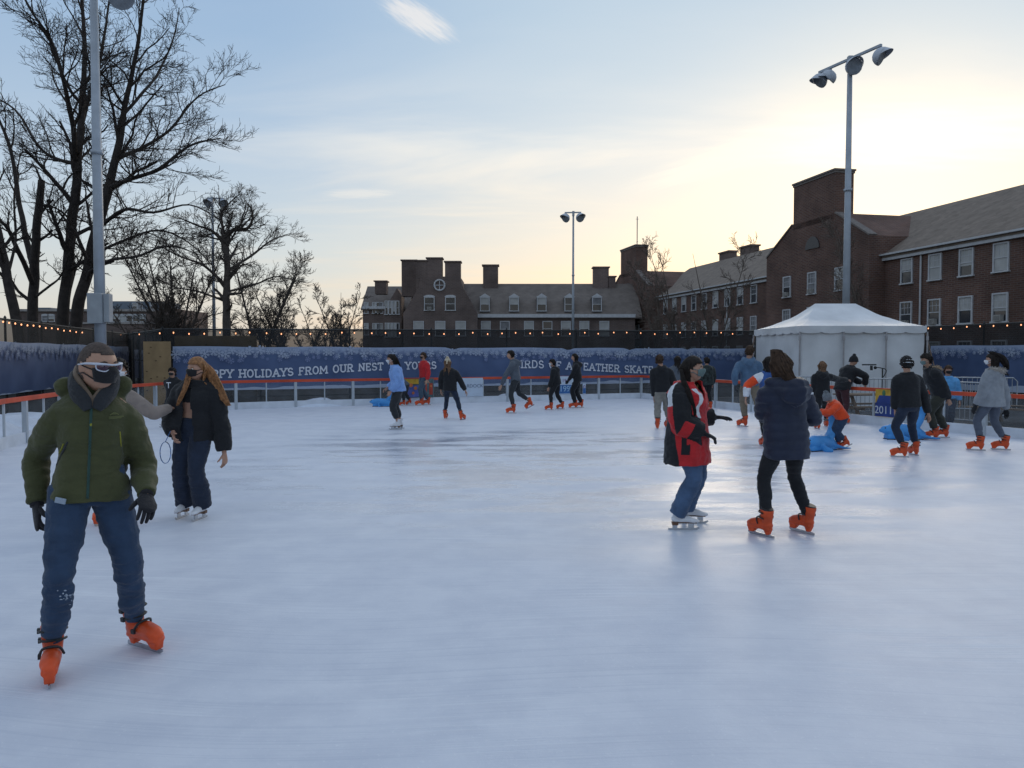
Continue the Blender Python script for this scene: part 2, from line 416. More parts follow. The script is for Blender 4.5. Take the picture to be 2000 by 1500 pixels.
snow_m = mat('snow', (.62, .68, .78), .9, .12, 2.5, .6, 18)
def snow_bank(a, b, w, h, seed, lab):
    r = random.Random(seed); n = max(6, int((b - a).length / .22)); m = MB()
    d = (b - a); side = V((-d.y, d.x)).normalized()
    cols = 7
    for i in range(n + 1):
        t = i / n; c = a + d * t
        hh = h * (.35 + .65 * abs(noise.noise(V((t * d.length * .55, seed, 0))) * 1.6)) * min(1, t * n / 3 + .05, (1 - t) * n / 3 + .05)
        for k in range(cols):
            u = k / (cols - 1); z = hh * math.sin(PI * u) ** .8 * (1 + .3 * noise.noise(V((c.x * 3, c.y * 3, u * 4))))
            q = c + side * (w * (u - .5)); m.v.append((q.x, q.y, -.115 + max(0, z)))
    for i in range(n):
        for k in range(cols - 1):
            p = i * cols + k; m.f.append((p, p + 1, p + cols + 1, p + cols)); m.mi.append(0)
    tag(m.build('snow_bank', snow_m, smooth=True), lab, 'snow', kind='stuff')
def off(p, q, d):
    t = (q - p).normalized(); n = V((-t.y, t.x)) * d; return p + n, q + n
a, b = off(BF[0], BF[3], .75); snow_bank(a + (b - a) * .10, a + (b - a) * .93, .9, .52, 3, 'low ridge of shaved snow behind the far rink barrier')
a, b = off(V((-8.2, 11.4)), V((-10.3, 19.5)), 1.4); snow_bank(a, b, 2.4, .85, 9, 'large heap of shaved snow behind the barrier by the blank blue banner')

# ------------------------------------------------------------------ mesh fences and banners
FA, FB = V((-11.0, 24.7)), V((13.3, 35.2))              # main fence line behind the far boards
def lineY(A, B, px):                                     # where the sight line of column px meets the fence line
    t = (px - CX) / F; d = B - A
    k = (t * A.y - A.x) / (d.x - t * d.y); return k
dark_metal = mat('fence_black', (.022, .023, .025), .6, .2, 10)
screen_m = veil('windscreen', (.018, .020, .022), .80, .95, .35, 2.2)
def fence(A, B, h0, h1, label, step=2.9):
    o0 = V((A.x, A.y, -.12)); root = empty('mesh_fence', o0, label, 'fence'); L = (B - A).length; n = max(1, round(L / step)); up = V((0, 0, 1))
    d = V(((B - A).x, (B - A).y, 0)); s = MB()
    for i in range(n + 1):
        q = d * (i / n); h = h0 + (h1 - h0) * i / n + .12
        p = MB(); p.tube([q, q + up * (h + .03)], .032, 8); p.tube([q + up * (h + .03), q + up * (h + .09)], [.045, .01], 8); p.build('fence_post', dark_metal, root)
    off_ = d.normalized().cross(up) * .045
    s.quad(off_ + up * .02, d + off_ + up * .02, d + off_ + up * (h1 + .09), off_ + up * (h0 + .09)); s.build('windscreen', screen_m, root)
    r = MB(); r.tube([up * (h0 + .11), d + up * (h1 + .11)], .026, 8); r.build('top_rail', dark_metal, root)
    r = MB(); r.tube([up * .45, d + up * .45], .018, 6); r.tube([up * 1.6, d + up * 1.6], .018, 6); r.build('tension_rail', dark_metal, root)
    return root
FL0, FL1 = V((-12.6, 16.0)), V((-17.7, 36.2))
FR0, FR1 = V((13.3, 35.2)), V((20.6, 16.8))
fence(FL0, FL1, 2.72, 2.66, 'tall black mesh fence under the big bare trees')
fence(FL1, FA, 2.66, 2.52, 'short black mesh fence run behind the plywood panel', 2.7)
fence(FA, FB, 2.52, 2.76, 'long tall black mesh fence in front of the brick dormitories')
fence(FR0, FR1, 2.72, 2.85, 'tall black mesh fence running past the tent towards the brick dormitory')

def banner_mat(name, wtop, wbot):
    m = bpy.data.materials.new(name); m.use_nodes = True; nt = m.node_tree; N = nt.nodes; L = nt.links; b = N['Principled BSDF']; b.inputs['Roughness'].default_value = .55; b.inputs['Specular IOR Level'].default_value = .3
    tc = N.new('ShaderNodeTexCoord'); sp = N.new('ShaderNodeSeparateXYZ'); L.new(tc.outputs['Object'], sp.inputs[0])
    n = N.new('ShaderNodeTexNoise'); n.inputs['Scale'].default_value = 7; n.inputs['Detail'].default_value = 5; n.inputs['Roughness'].default_value = .7; L.new(tc.outputs['Object'], n.inputs['Vector'])
    n3 = N.new('ShaderNodeTexNoise'); n3.inputs['Scale'].default_value = 1.1; L.new(tc.outputs['Object'], n3.inputs['Vector'])
    ad = N.new('ShaderNodeMath'); ad.operation = 'MULTIPLY_ADD'; L.new(n.outputs['Fac'], ad.inputs[0]); ad.inputs[1].default_value = .55; L.new(sp.outputs[2], ad.inputs[2])
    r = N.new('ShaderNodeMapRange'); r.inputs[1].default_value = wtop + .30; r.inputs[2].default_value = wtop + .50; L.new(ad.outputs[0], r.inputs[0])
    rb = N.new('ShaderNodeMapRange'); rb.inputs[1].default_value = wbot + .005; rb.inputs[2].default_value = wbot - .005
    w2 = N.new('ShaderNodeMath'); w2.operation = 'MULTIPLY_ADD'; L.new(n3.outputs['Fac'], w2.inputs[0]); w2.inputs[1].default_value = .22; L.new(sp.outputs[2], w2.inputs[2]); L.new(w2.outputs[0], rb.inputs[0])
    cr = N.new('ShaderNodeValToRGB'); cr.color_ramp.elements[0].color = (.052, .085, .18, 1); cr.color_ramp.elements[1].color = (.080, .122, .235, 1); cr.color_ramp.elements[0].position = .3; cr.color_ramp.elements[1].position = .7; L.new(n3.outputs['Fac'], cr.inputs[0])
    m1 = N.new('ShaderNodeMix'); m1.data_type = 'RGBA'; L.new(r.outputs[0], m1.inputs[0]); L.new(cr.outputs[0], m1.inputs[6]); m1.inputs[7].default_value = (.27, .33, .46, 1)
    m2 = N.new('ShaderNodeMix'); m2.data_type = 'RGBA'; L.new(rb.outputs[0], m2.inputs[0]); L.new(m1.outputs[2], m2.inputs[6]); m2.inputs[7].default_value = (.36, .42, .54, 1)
    L.new(m2.outputs[2], b.inputs['Base Color']); return m
flake_w = mat('print_white', (.34, .40, .52), .6, .1, 4); flake_b = mat('print_pale_blue', (.17, .22, .38), .6, .2, 4); letter_m = mat('print_letter', (.58, .62, .70), .6, .1, 4)
def flake(m, c, r, k, y):
    for j in range(3):
        a = PI / 3 * j + k
        d = V((math.cos(a), 0, math.sin(a))); q = V((-d.z, 0, d.x)); w = r * .10; yy = V((0, y - .0012 * j, 0))
        m.quad(c - d * r - q * w + yy, c + d * r - q * w + yy, c + d * r + q * w + yy, c - d * r + q * w + yy)
        for s in (-1, 1):
            for f in (.55, .82):
                for e in (-1, 1):
                    p0 = c + d * (r * f * s); p1 = p0 + (d * s + q * e * 1.5).normalized() * r * .34; t = (p1 - p0).normalized(); n = V((-t.z, 0, t.x)) * w * .7; y2 = V((0, y - .004 - .0012 * j - .0005 * e, 0))
                    m.quad(p0 - n + y2, p1 - n + y2, p1 + n + y2, p0 + n + y2)
def banner(A, B, z0, z1, label, wbot, seed, notches=(), creases=True):
    L = (B - A).length; nx = max(20, int(L / .14)); nz = 8; m = MB(); r = random.Random(seed)
    for i in range(nx + 1):
        s = L * i / nx
        top = z1
        for q in notches:
            top -= .075 * math.exp(-((s - q) / .16) ** 2)
        top += .012 * math.sin(s * 1.7)
        for k in range(nz + 1):
            u = k / nz; z = z0 + (top - z0) * u
            y = .02 * noise.noise(V((s * .8, seed, z * .7))) + (.012 * noise.noise(V((s * 3 - z * 2, seed + 5, z))) if creases else 0)
            m.v.append((s, y, z))
    for i in range(nx):
        for k in range(nz):
            p = i * (nz + 1) + k; m.f.append((p, p + nz + 1, p + nz + 2, p + 1)); m.mi.append(0)
    ang = math.atan2((B - A).y, (B - A).x)
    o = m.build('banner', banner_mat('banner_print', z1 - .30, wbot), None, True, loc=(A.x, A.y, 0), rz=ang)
    tag(o, label, 'banner')
    fw, fb = MB(), MB(); s = .08
    lay = 0
    while s < L - .1:
        rad = r.uniform(.05, .15); z = z1 - r.uniform(.10, .26) - (.05 if rad < .1 else 0)
        flake(fw, V((s, 0, z)), rad, r.random(), -.05 - .008 * (lay % 4)); lay += 1
        if r.random() < .75:
            rb_ = r.uniform(.05, .11); flake(fb, V((s + r.uniform(-.1, .1), 0, z1 - r.uniform(.30, .46))), rb_, r.random(), -.045 - .008 * (lay % 3))
        s += r.uniform(.14, .30)
    fw.build('snowflake_print', flake_w, o); fb.build('pale_snowflake_print', flake_b, o)
    return o
def toward(A, B, d):                                     # shift a line towards the rink
    t = (B - A).normalized(); n = V((t.y, -t.x)) * d; return A + n, B + n
MA, MB_ = FA.lerp(FB, lineY(FA, FB, 338)), FA.lerp(FB, lineY(FA, FB, 1456))
MA, MB_ = toward(MA, MB_, .14)
BLEN = (MB_ - MA).length
def sAt(px): return lineY(MA, MB_, px) * BLEN
def pAt(px, py):
    s = sAt(px); p = MA + (MB_ - MA).normalized() * s; return s, at(px, py, p.y).z
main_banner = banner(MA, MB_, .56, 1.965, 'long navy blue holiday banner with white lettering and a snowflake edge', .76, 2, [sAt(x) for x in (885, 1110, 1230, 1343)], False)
def LFpt(px): k = lineY(FL0, FL1, px); return FL0.lerp(FL1, k)
la, lb = FL0 + (FL1 - FL0) * .02, LFpt(246); la, lb = toward(la, lb, .12)
banner(la, lb, .62, 2.06, 'blank blue snowflake banner hanging behind the man in the green jacket', .74, 31)
la, lb = LFpt(253), LFpt(284); la, lb = toward(la, lb, .14)
banner(la, lb, .60, 1.93, 'narrow end piece of blue snowflake banner between plywood and black post', .7, 33)
def RFpt(px): return FR0.lerp(FR1, lineY(FR0, FR1, px))
la, lb = RFpt(1822), RFpt(2075); la, lb = toward(la, lb, .13)
banner(la, lb, .45, 2.03, 'blue snowflake banner to the side of the tent behind the grey coat', .78, 41)

# lettering in a slab-serif stroke alphabet, following the wave of the printed line
def arc(cx, cy, rx, ry, a0, a1, n=9): return [(cx + rx * math.cos(R(a0 + (a1 - a0) * i / n)), cy + ry * math.sin(R(a0 + (a1 - a0) * i / n))) for i in range(n + 1)]
G = {
 'H': (.72, [[(.1, 0), (.1, 1)], [(.62, 0), (.62, 1)], [(.1, .5), (.62, .5)]], [(.1, 0), (.1, 1), (.62, 0), (.62, 1)]),
 'A': (.74, [[(.06, 0), (.37, 1)], [(.68, 0), (.37, 1)], [(.18, .34), (.56, .34)]], [(.06, 0), (.68, 0)]),
 'P': (.66, [[(.12, 0), (.12, 1)], [(.12, 1), (.36, 1)] + arc(.36, .73, .24, .27, 90, -90) + [(.12, .46)]], [(.12, 0)]),
 'Y': (.70, [[(.05, 1), (.35, .45)], [(.65, 1), (.35, .45)], [(.35, .45), (.35, 0)]], [(.05, 1), (.65, 1), (.35, 0)]),
 'O': (.74, [arc(.37, .5, .29, .5, 0, 360, 18)], []),
 'L': (.60, [[(.12, 1), (.12, 0), (.56, 0), (.56, .2)]], [(.12, 1)]),
 'I': (.34, [[(.17, 0), (.17, 1)]], [(.17, 0), (.17, 1)]),
 'D': (.72, [[(.12, 0), (.12, 1), (.34, 1)] + arc(.34, .5, .30, .5, 90, -90) + [(.12, 0)]], []),
 'S': (.62, [arc(.31, .74, .22, .26, 20, 240) + arc(.31, .25, .25, .25, 80, -160)], []),
 'F': (.62, [[(.12, 0), (.12, 1), (.56, 1), (.56, .8)], [(.12, .52), (.44, .52)]], [(.12, 0)]),
 'R': (.72, [[(.12, 0), (.12, 1)], [(.12, 1), (.36, 1)] + arc(.36, .75, .23, .25, 90, -90) + [(.12, .5)], [(.36, .5), (.62, 0)]], [(.12, 0), (.62, 0)]),
 'M': (.88, [[(.1, 0), (.1, 1), (.44, .3), (.78, 1), (.78, 0)]], [(.1, 0), (.78, 0)]),
 'U': (.74, [[(.12, 1), (.12, .3)] + arc(.37, .28, .25, .28, 180, 360) + [(.62, 1)]], [(.12, 1), (.62, 1)]),
 'N': (.76, [[(.12, 0), (.12, 1), (.64, 0), (.64, 1)]], [(.12, 0), (.64, 1)]),
 'E': (.64, [[(.56, .2), (.56, 0), (.12, 0), (.12, 1), (.56, 1), (.56, .8)], [(.12, .52), (.44, .52)]], []),
 'T': (.66, [[(.04, .8), (.04, 1), (.62, 1), (.62, .8)], [(.33, 1), (.33, 0)]], [(.33, 0)]),
 'B': (.68, [[(.12, 0), (.12, 1), (.36, 1)] + arc(.36, .76, .2, .24, 90, -90) + [(.12, .52)], [(.36, .52)] + arc(.36, .26, .24, .26, 90, -90) + [(.12, 0)]], []),
 'K': (.72, [[(.12, 0), (.12, 1)], [(.62, 1), (.14, .45)], [(.28, .6), (.64, 0)]], [(.12, 0), (.12, 1), (.64, 0), (.62, 1)]),
 'G': (.74, [arc(.37, .5, .29, .5, 45, 330, 14) + [(.66, .42), (.44, .42)]], []),
 ' ': (.42, [], [])}
lm = MB(); lay = [0]
def put_text(txt, px0, px1, base, hpx):
    tot = sum(G[c][0] + .10 for c in txt); acc = 0
    s0, s1 = sAt(px0), sAt(px1); sc_ = (s1 - s0) / tot
    bx = [sAt(b[0]) for b in base]; bz = [pAt(*b)[1] for b in base]
    for c in txt:
        w, strokes, serifs = G[c]; x0 = s0 + acc * sc_; acc += w + .10
        xm = x0 + w * sc_ / 2; z0 = float(np.interp(xm, bx, bz)); z1 = float(np.interp(xm + .3, bx, bz)); sl_ = (z1 - z0) / .3; hh = hpx
        T = lambda p: V((x0 + p[0] * sc_, 0, z0 + p[1] * hh + sl_ * (p[0] - w / 2) * sc_))
        segs = []
        for st in strokes: segs += list(zip(st, st[1:]))
        for (x, y) in serifs: segs.append(((x - .14, y), (x + .14, y)))
        for k, (p, q) in enumerate(segs):
            a_, b_ = T(p), T(q); d = (b_ - a_)
            if d.length < 1e-5: continue
            d.normalize(); n = V((-d.z, 0, d.x)) * .023; a_ = a_ - d * .012; b_ = b_ + d * .012; yy = V((0, -.036 - .0008 * (k % 24), 0))
            lm.quad(a_ - n + yy, b_ - n + yy, b_ + n + yy, a_ + n + yy)
put_text('HAPPY HOLIDAYS FROM OUR NEST TO YOURS', 382, 853, [(383, 739.5), (430, 737), (520, 736), (600, 731), (700, 724), (760, 721.5), (852, 719.5)], .235)
put_text('BIRDS OF A FEATHER SKATE TOGETHER', 1003, 1372, [(1003, 718), (1050, 718), (1150, 723), (1230, 727.5), (1285, 729), (1372, 731)], .26)
lm.build('lettering', letter_m, main_banner)

# plywood
ply_m = mat('plywood', (.30, .205, .105), .8, .22, 2.2, .1, 20)
knot_m = mat('plywood_knot', (.10, .06, .03), .8, .2, 10)
def plywood(px0, px1, ytop, yb, depth, label, knots, seed):
    a, b = at(px0, ytop, depth), at(px1, ytop, depth); zt = a.z; zb = -.12
    o = empty('plywood_panel', (a.x, depth, zb), label, 'plywood')
    m = MB(); m.box(((b.x - a.x) / 2, 0, (zt - zb) / 2), (b.x - a.x, .03, zt - zb)); m.build('board', ply_m, o)
    r = random.Random(seed); k = MB()
    for i in range(knots):
        x, z = r.uniform(.08, b.x - a.x - .08), r.uniform(.3, zt - zb - .08); k.ball((x, -.017, z), (.035, .006, .018), 8, 4)
    k.build('knot', knot_m, o)
    return o
plywood(280, 333, 667, 786, 24.4, 'upright bare plywood panel standing between the two blue banners', 14, 1)
plywood(341, 501, 656, 786, 27.4, 'long plywood hoarding showing above the lettered banner', 16, 2)
for (px, pt) in ((253, 640), (270, 684)):
    m = MB(); p = LFpt(px); m.box((0, 0, 1.25), (.16, .12, 2.6)); m.box((0, -.065, 2.2), (.10, .03, .18))
    o = m.build('gate_post', dark_metal, None, loc=(p.x + .25, p.y - .4, -.12)); tag(o, 'black gate post with a small fitting beside the plywood panel' if px == 253 else 'second black gate post close against the plywood panel', 'post')

# ------------------------------------------------------------------ string lights
bulb_m = emis('bulb_glow', (1.0, .42, .20), 2.0); cord_m = mat('cord_black', (.015, .015, .015), .7)
def string_lights(pxs, poly, label):
    """pxs: pixel columns and heights of the bulbs; poly: fence line A, B"""
    A, B = poly; A2, B2 = toward(A, B, .10)
    pts = []
    for px, py in pxs:
        p = A2.lerp(B2, lineY(A2, B2, px)); pts.append(at(px, py, p.y))
    root = empty('string_lights', pts[0], label, 'string lights'); o0 = pts[0]
    c = MB(); path = []
    for i, p in enumerate(pts):
        path.append(p - o0 + V((0, 0, .07)))
        if i < len(pts) - 1:
            q = pts[i + 1]; path.append((p + q) / 2 - o0 + V((0, 0, .045)))
    c.tube(path, .008, 5); c.build('cord', cord_m, root)
    for p in pts:
        b = MB(); b.ball(p - o0, (.020, .020, .028), 8, 6); b.tube([p - o0 + V((0, 0, .03)), p - o0 + V((0, 0, .075))], .016, 6, mi=1); b.build('bulb', [bulb_m, cord_m], root, True)
rr = random.Random(3)
string_lights([(6 + i * 11.9, 629 + 20.5 * (i / 13) + rr.uniform(-1, 1)) for i in range(14)], (FL0, FL1), 'string of warm bulbs along the fence under the big bare trees')
xs = []; x = 338
while x < 1450: xs.append((x + rr.uniform(-3, 3), 651 + rr.uniform(-1.6, 1.6))); x += 30.4 - (x - 338) * .0042
string_lights(xs, (FA, FB), 'long string of warm bulbs along the fence before the brick dormitories')
string_lights([(236, 654), (272, 653), (312, 651)], (FL1, FA), 'three warm bulbs strung above the plywood panel')
string_lights([(1813 + 24.5 * i + .5 * i * i * .4, 642 - 1.1 * i + rr.uniform(-1.5, 1.5)) for i in range(9)], (FR0, FR1), 'string of warm bulbs on the fence beyond the tent')
# ------------------------------------------------------------------ brick dormitories
def brick_mat(name, c1, c2, mortar, scale=1.0):
    m = bpy.data.materials.new(name); m.use_nodes = True; nt = m.node_tree; N = nt.nodes; L = nt.links; b = N['Principled BSDF']; b.inputs['Roughness'].default_value = .9; b.inputs['Specular IOR Level'].default_value = .2
    tc = N.new('ShaderNodeTexCoord'); sp = N.new('ShaderNodeSeparateXYZ'); L.new(tc.outputs['Object'], sp.inputs[0])
    ad = N.new('ShaderNodeMath'); ad.operation = 'ADD'; L.new(sp.outputs[0], ad.inputs[0]); L.new(sp.outputs[1], ad.inputs[1])
    cv = N.new('ShaderNodeCombineXYZ'); L.new(ad.outputs[0], cv.inputs[0]); L.new(sp.outputs[2], cv.inputs[1])
    br = N.new('ShaderNodeTexBrick'); br.inputs['Scale'].default_value = scale; br.inputs['Brick Width'].default_value = .44; br.inputs['Row Height'].default_value = .15; br.inputs['Mortar Size'].default_value = .018
    for i, c in ((1, c1), (2, c2), (3, mortar)): br.inputs[i].default_value = (*c, 1)
    L.new(cv.outputs[0], br.inputs['Vector'])
    n = N.new('ShaderNodeTexNoise'); n.inputs['Scale'].default_value = .35; n.inputs['Detail'].default_value = 6; L.new(tc.outputs['Object'], n.inputs['Vector'])
    mr = N.new('ShaderNodeMapRange'); mr.inputs[1].default_value = .3; mr.inputs[2].default_value = .7; mr.inputs[3].default_value = .7; mr.inputs[4].default_value = 1.25; L.new(n.outputs['Fac'], mr.inputs[0])
    mx = N.new('ShaderNodeMix'); mx.data_type = 'RGBA'; mx.blend_type = 'MULTIPLY'; mx.inputs[0].default_value = 1; L.new(br.outputs[0], mx.inputs[6]); L.new(mr.outputs[0], mx.inputs[7]); L.new(mx.outputs[2], b.inputs['Base Color']); return m
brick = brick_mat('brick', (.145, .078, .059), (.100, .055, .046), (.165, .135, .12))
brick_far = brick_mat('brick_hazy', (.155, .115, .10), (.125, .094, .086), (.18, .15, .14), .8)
def slate_mat(name, lo, hi):
    m = mat(name, lo, .85, .3, .9); nt = m.node_tree; N = nt.nodes; L = nt.links; b = N['Principled BSDF']
    tc = N.new('ShaderNodeTexCoord'); v = N.new('ShaderNodeTexVoronoi'); v.inputs['Scale'].default_value = 2.2; mp = N.new('ShaderNodeMapping'); mp.inputs['Scale'].default_value = (1, 1, 2.2); L.new(tc.outputs['Object'], mp.inputs[0]); L.new(mp.outputs[0], v.inputs['Vector'])
    old = b.inputs['Base Color'].links[0].from_socket
    mx = N.new('ShaderNodeMix'); mx.data_type = 'RGBA'; mx.inputs[0].default_value = .45; L.new(old, mx.inputs[6])
    mm = N.new('ShaderNodeMix'); mm.data_type = 'RGBA'; L.new(v.outputs['Color'], mm.inputs[0]); mm.inputs[6].default_value = (*lo, 1); mm.inputs[7].default_value = (*hi, 1)
    sp = N.new('ShaderNodeSeparateColor'); L.new(v.outputs['Color'], sp.inputs[0]); L.new(sp.outputs[0], mm.inputs[0])
    L.new(mm.outputs[2], mx.inputs[7]); L.new(mx.outputs[2], b.inputs['Base Color']); return m
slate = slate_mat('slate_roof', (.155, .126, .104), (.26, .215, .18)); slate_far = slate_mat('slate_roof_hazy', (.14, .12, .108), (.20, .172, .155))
trim_m = mat('trim_white', (.50, .51, .53), .6, .1, 3); stone = mat('stone_cap', (.16, .14, .13), .8, .2, 4)
pane_m = mat('window_pane', (.035, .04, .05), .08, .3, .7, spec=.6); blind_m = mat('window_blind', (.42, .42, .41), .7, .18, .8); ac_m = mat('ac_grey', (.34, .33, .31), .6, .2, 5); ac_d = mat('ac_grille', (.10, .10, .10), .7)
curtain_m = mat('curtain_grey', (.20, .20, .21), .8, .3, 1.2)  # plain grey curtain cloth, used for a share of the blinds
WR = random.Random(21)
class Facade:
    """u along the wall, n outward, origin o (all in the building's own frame)"""
    def __init__(s, o, u, n): s.o = V(o); s.u = V(u).normalized(); s.n = V(n).normalized(); s.up = V((0, 0, 1)); s.m = Matrix((s.u, s.n, s.up)).transposed()
    def p(s, a, z, d=0): return s.o + s.u * a + s.up * z + s.n * d
    def box(s, mb, a, z, d, w, h, t, mi=None): mb.box(s.p(a, z, d), (w, t, h), s.m, mi)
def window(fc, a, z0, w, h, root, ac=None, top='flat', detail=True):
    f = MB(); t = .11; zc = z0 + h / 2; d = .05
    for sgn in (-1, 1): fc.box(f, a + sgn * (w / 2 - t / 2), zc, d, t, h, .12)
    fc.box(f, a, z0 + h - t / 2, d + .004, w - 2 * t, t, .11); fc.box(f, a, z0 + t / 2, d + .03, w + .14, t, .2)
    fc.box(f, a, zc, d - .01, w - 2 * t, .07, .07)
    if detail:
        for k in (-1, 1): fc.box(f, a + k * (w / 2 - t) * .34, zc + h / 4, d - .022, .03, h / 2 - t, .03)
        fc.box(f, a, zc + h / 4, d - .022, w - 2 * t, .03, .028)
    if top == 'arch':
        f.prism([fc.p(a + (w / 2 + .1) * math.cos(k * PI / 8), z0 + h + .3 * math.sin(k * PI / 8), .0) for k in range(9)], fc.n * .12)
    if top == 'gable':
        f.prism([fc.p(a - w / 2 - .15, z0 + h, 0), fc.p(a + w / 2 + .15, z0 + h, 0), fc.p(a, z0 + h + .55, 0)], fc.n * .12)
    fo = f.build('window', trim_m, root)
    p = MB(); fc.box(p, a, zc, .012, w - 2 * t + .01, h - 2 * t + .01, .02); p.build('pane', pane_m, fo)
    k = WR.random(); fr = WR.choice((.45, .5, .5, .62, .8, .98)) if k < .85 else 0
    if fr:
        b = MB(); hb = (h - 2 * t) * fr; fc.box(b, a, z0 + h - t - hb / 2, .028, w - 2 * t - .02, hb, .004); b.build('blind', blind_m if WR.random() < .75 else curtain_m, fo)
    if ac if ac is not None else WR.random() < .42:
        c = MB(); fc.box(c, a, z0 + .34, .16, .62, .42, .36); 
        for j in range(4): fc.box(c, a, z0 + .22 + .08 * j, .345, .52, .03, .012, 1)
        c.build('air_conditioner', [ac_m, ac_d], fo)
    return fo
def gable_roof(mb, fc, a0, a1, eave, ridge, depth, over=.35, thick=.22):
    """ridge parallel to the wall, one slope towards the viewer and one away"""
    hd = depth / 2; sl = (ridge - eave) / hd
    for sg in (1, -1):
        e = -hd + sg * (hd + over); ez = eave - sl * over
        P = [fc.p(a0, ez, e), fc.p(a1, ez, e), fc.p(a1, ridge, -hd), fc.p(a0, ridge, -hd)]
        mb.prism(P, V((0, 0, thick)))
# --- the long dormitory on the far side of the tent
LX = lambda Y, k=45.75: k - .21 * Y
o0 = V((LX(118), 118, -.12))
uu = V((.21, -1, 0)).normalized(); nn = V((-1, -.21, 0)).normalized(); SC = math.sqrt(1 + .21 ** 2)
dorm = empty('brick_dormitory', o0, 'long brick dormitory behind the white tent with two tall slab chimneys', 'dormitory', 'brick dormitories around the rink')
fc = Facade((0, 0, 0), uu, nn)
ua = lambda Y: (118 - Y) * SC
UE = ua(26)
w_ = MB(); w_.box(fc.p((UE - 2) / 2, 5.15, -7), (UE + 2, 14, 10.3), fc.m); w_.build('wall', brick, dorm)
r_ = MB(); gable_roof(r_, fc, -2.2, UE + .2, 10.2, 14.9, 14.2); rf = r_.build('roof', slate, dorm)
t_ = MB(); fc.box(t_, (UE - 2) / 2, 9.95, .16, UE + 2, .42, .32); fc.box(t_, (UE - 2) / 2, 10.22, .32, UE + 2, .14, .55); t_.build('eave_trim', trim_m, dorm)
def pavilion(Y0, Y1, name_seed, antenna=False):
    """gabled brick bay with a slab chimney, standing 1.5 m in front of the long wall"""
    a0, a1 = ua(Y1) - 0, ua(Y0); mid = (a0 + a1) / 2; hw = (a1 - a0) / 2; P = 1.5
    g = MB(); prof = [(a0, 0), (a1, 0), (a1, 12.4), (a1 - hw * .30, 12.9), (mid + 3.4, 15.0), (mid - 3.4, 15.0), (a0 + hw * .30, 12.9), (a0, 12.4)]
    prof = [(a0, 0), (a1, 0), (a1, 11.9), (mid + 3.5, 14.6), (mid - 3.5, 14.6), (a0, 11.9)]
    g.prism([fc.p(a, z, P) for a, z in prof], fc.n * -9); wl_ = g.build('gable_wall', brick, dorm)
    for (x0, x1), (y0, y1) in zip([(a0, mid - 3.5), (mid + 3.5, a1)], [(11.9, 14.6), (14.6, 11.9)]): c = MB(); c.bar(fc.p(x0, y0 + .06, P - .3), fc.p(x1, y1 + .06, P - .3), .8, .14); c.build('parapet_cap', stone, dorm)
    k = MB(); k.box(fc.p(mid, 16.3, P - .95), (6.7, 1.9, 4.4), fc.m); ch = k.build('chimney', brick, rf)
    k2 = MB(); k2.box(fc.p(mid, 18.55, P - .95), (7.0, 2.2, .16), fc.m); k2.box(fc.p(mid, 18.36, P - .95), (6.85, 2.05, .2), fc.m); k2.build('chimney_cap', stone, ch)
    l = MB(); l.prism([fc.p(mid + 1.15 * math.cos(q * PI / 10), 11.85 + 1.15 * math.sin(q * PI / 10), P + .01) for q in range(11)], fc.n * .08); l.build('lunette_window', mat('lunette_dark', (.03, .03, .035), .4), dorm)
    f2 = Facade(fc.p(0, 0, P), uu, nn)
    for j in (-1, 0, 1):
        for z in (.95, 4.2, 7.5): window(f2, mid + j * 4.3, z, 1.4, 2.15, dorm)
    if antenna:
        an = MB(); an.tube([fc.p(mid + 1.5, 18.6, P - .9), fc.p(mid + 1.5, 23.2, P - .9)], .07, 6); an.bar(fc.p(mid + .9, 22.9, P - .9), fc.p(mid + 2.1, 22.7, P - .9), .05, .05); an.bar(fc.p(mid + 1.2, 19.3, P - .9), fc.p(mid + 1.9, 19.3, P - .9), .05, .05); an.build('antenna', mat('antenna_grey', (.2, .2, .21), .5), ch)
pavilion(66.9, 83.2, 1); pavilion(115.5, 132.5, 2, True)
for Y in [55 + 3.08 * i for i in range(-4, 4)] + [88.3 + 3.05 * i for i in range(9)]:
    for z, s in ((.75, 0), (4.05, 1), (7.55, 2)):
        window(fc, ua(Y), z, 1.38, 2.1, dorm)
for Y in (62.6, 94.4): d_ = MB(); d_.tube([fc.p(ua(Y), 0, .12), fc.p(ua(Y), 9.8, .12)], .075, 8); d_.build('downpipe', trim_m, dorm)
for Y in (104.5, 110.5):
    c = MB(); c.box(fc.p(ua(Y), 15.2, -8.4), (3.0, 1.2, 2.2), fc.m); c.box(fc.p(ua(Y), 16.35, -8.4), (3.3, 1.5, .2), fc.m); c.build('chimney', brick_far, rf)

# --- the dormitory closing the far end
YB = 116.0
bd = empty('brick_dormitory', V((at(860, 690, YB).x, YB, -.12)), 'far brick dormitory with a clustered chimney gable and white arched dormers', 'dormitory', 'brick dormitories around the rink')
ox = bd.location.x
fb = Facade((0, 0, 0), (1, 0, 0), (0, -1, 0))
bx = lambda px, y=YB: at(px, 690, y).x - ox
bz = lambda py, y=YB: at(1000, py, y).z + .12
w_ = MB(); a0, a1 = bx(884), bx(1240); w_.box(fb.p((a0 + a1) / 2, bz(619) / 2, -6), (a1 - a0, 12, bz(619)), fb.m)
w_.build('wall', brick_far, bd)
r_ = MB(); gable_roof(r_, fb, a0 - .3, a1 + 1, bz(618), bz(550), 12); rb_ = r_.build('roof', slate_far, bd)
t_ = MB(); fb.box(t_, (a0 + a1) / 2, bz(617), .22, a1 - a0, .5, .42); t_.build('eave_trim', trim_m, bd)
for px in (949, 986, 1033, 1069, 1105, 1141, 1180):
    z0 = bz(657) if px != 986 else bz(659); h = bz(627) - z0
    window(fb, bx(px), z0, 1.45, h, bd, False, detail=False)
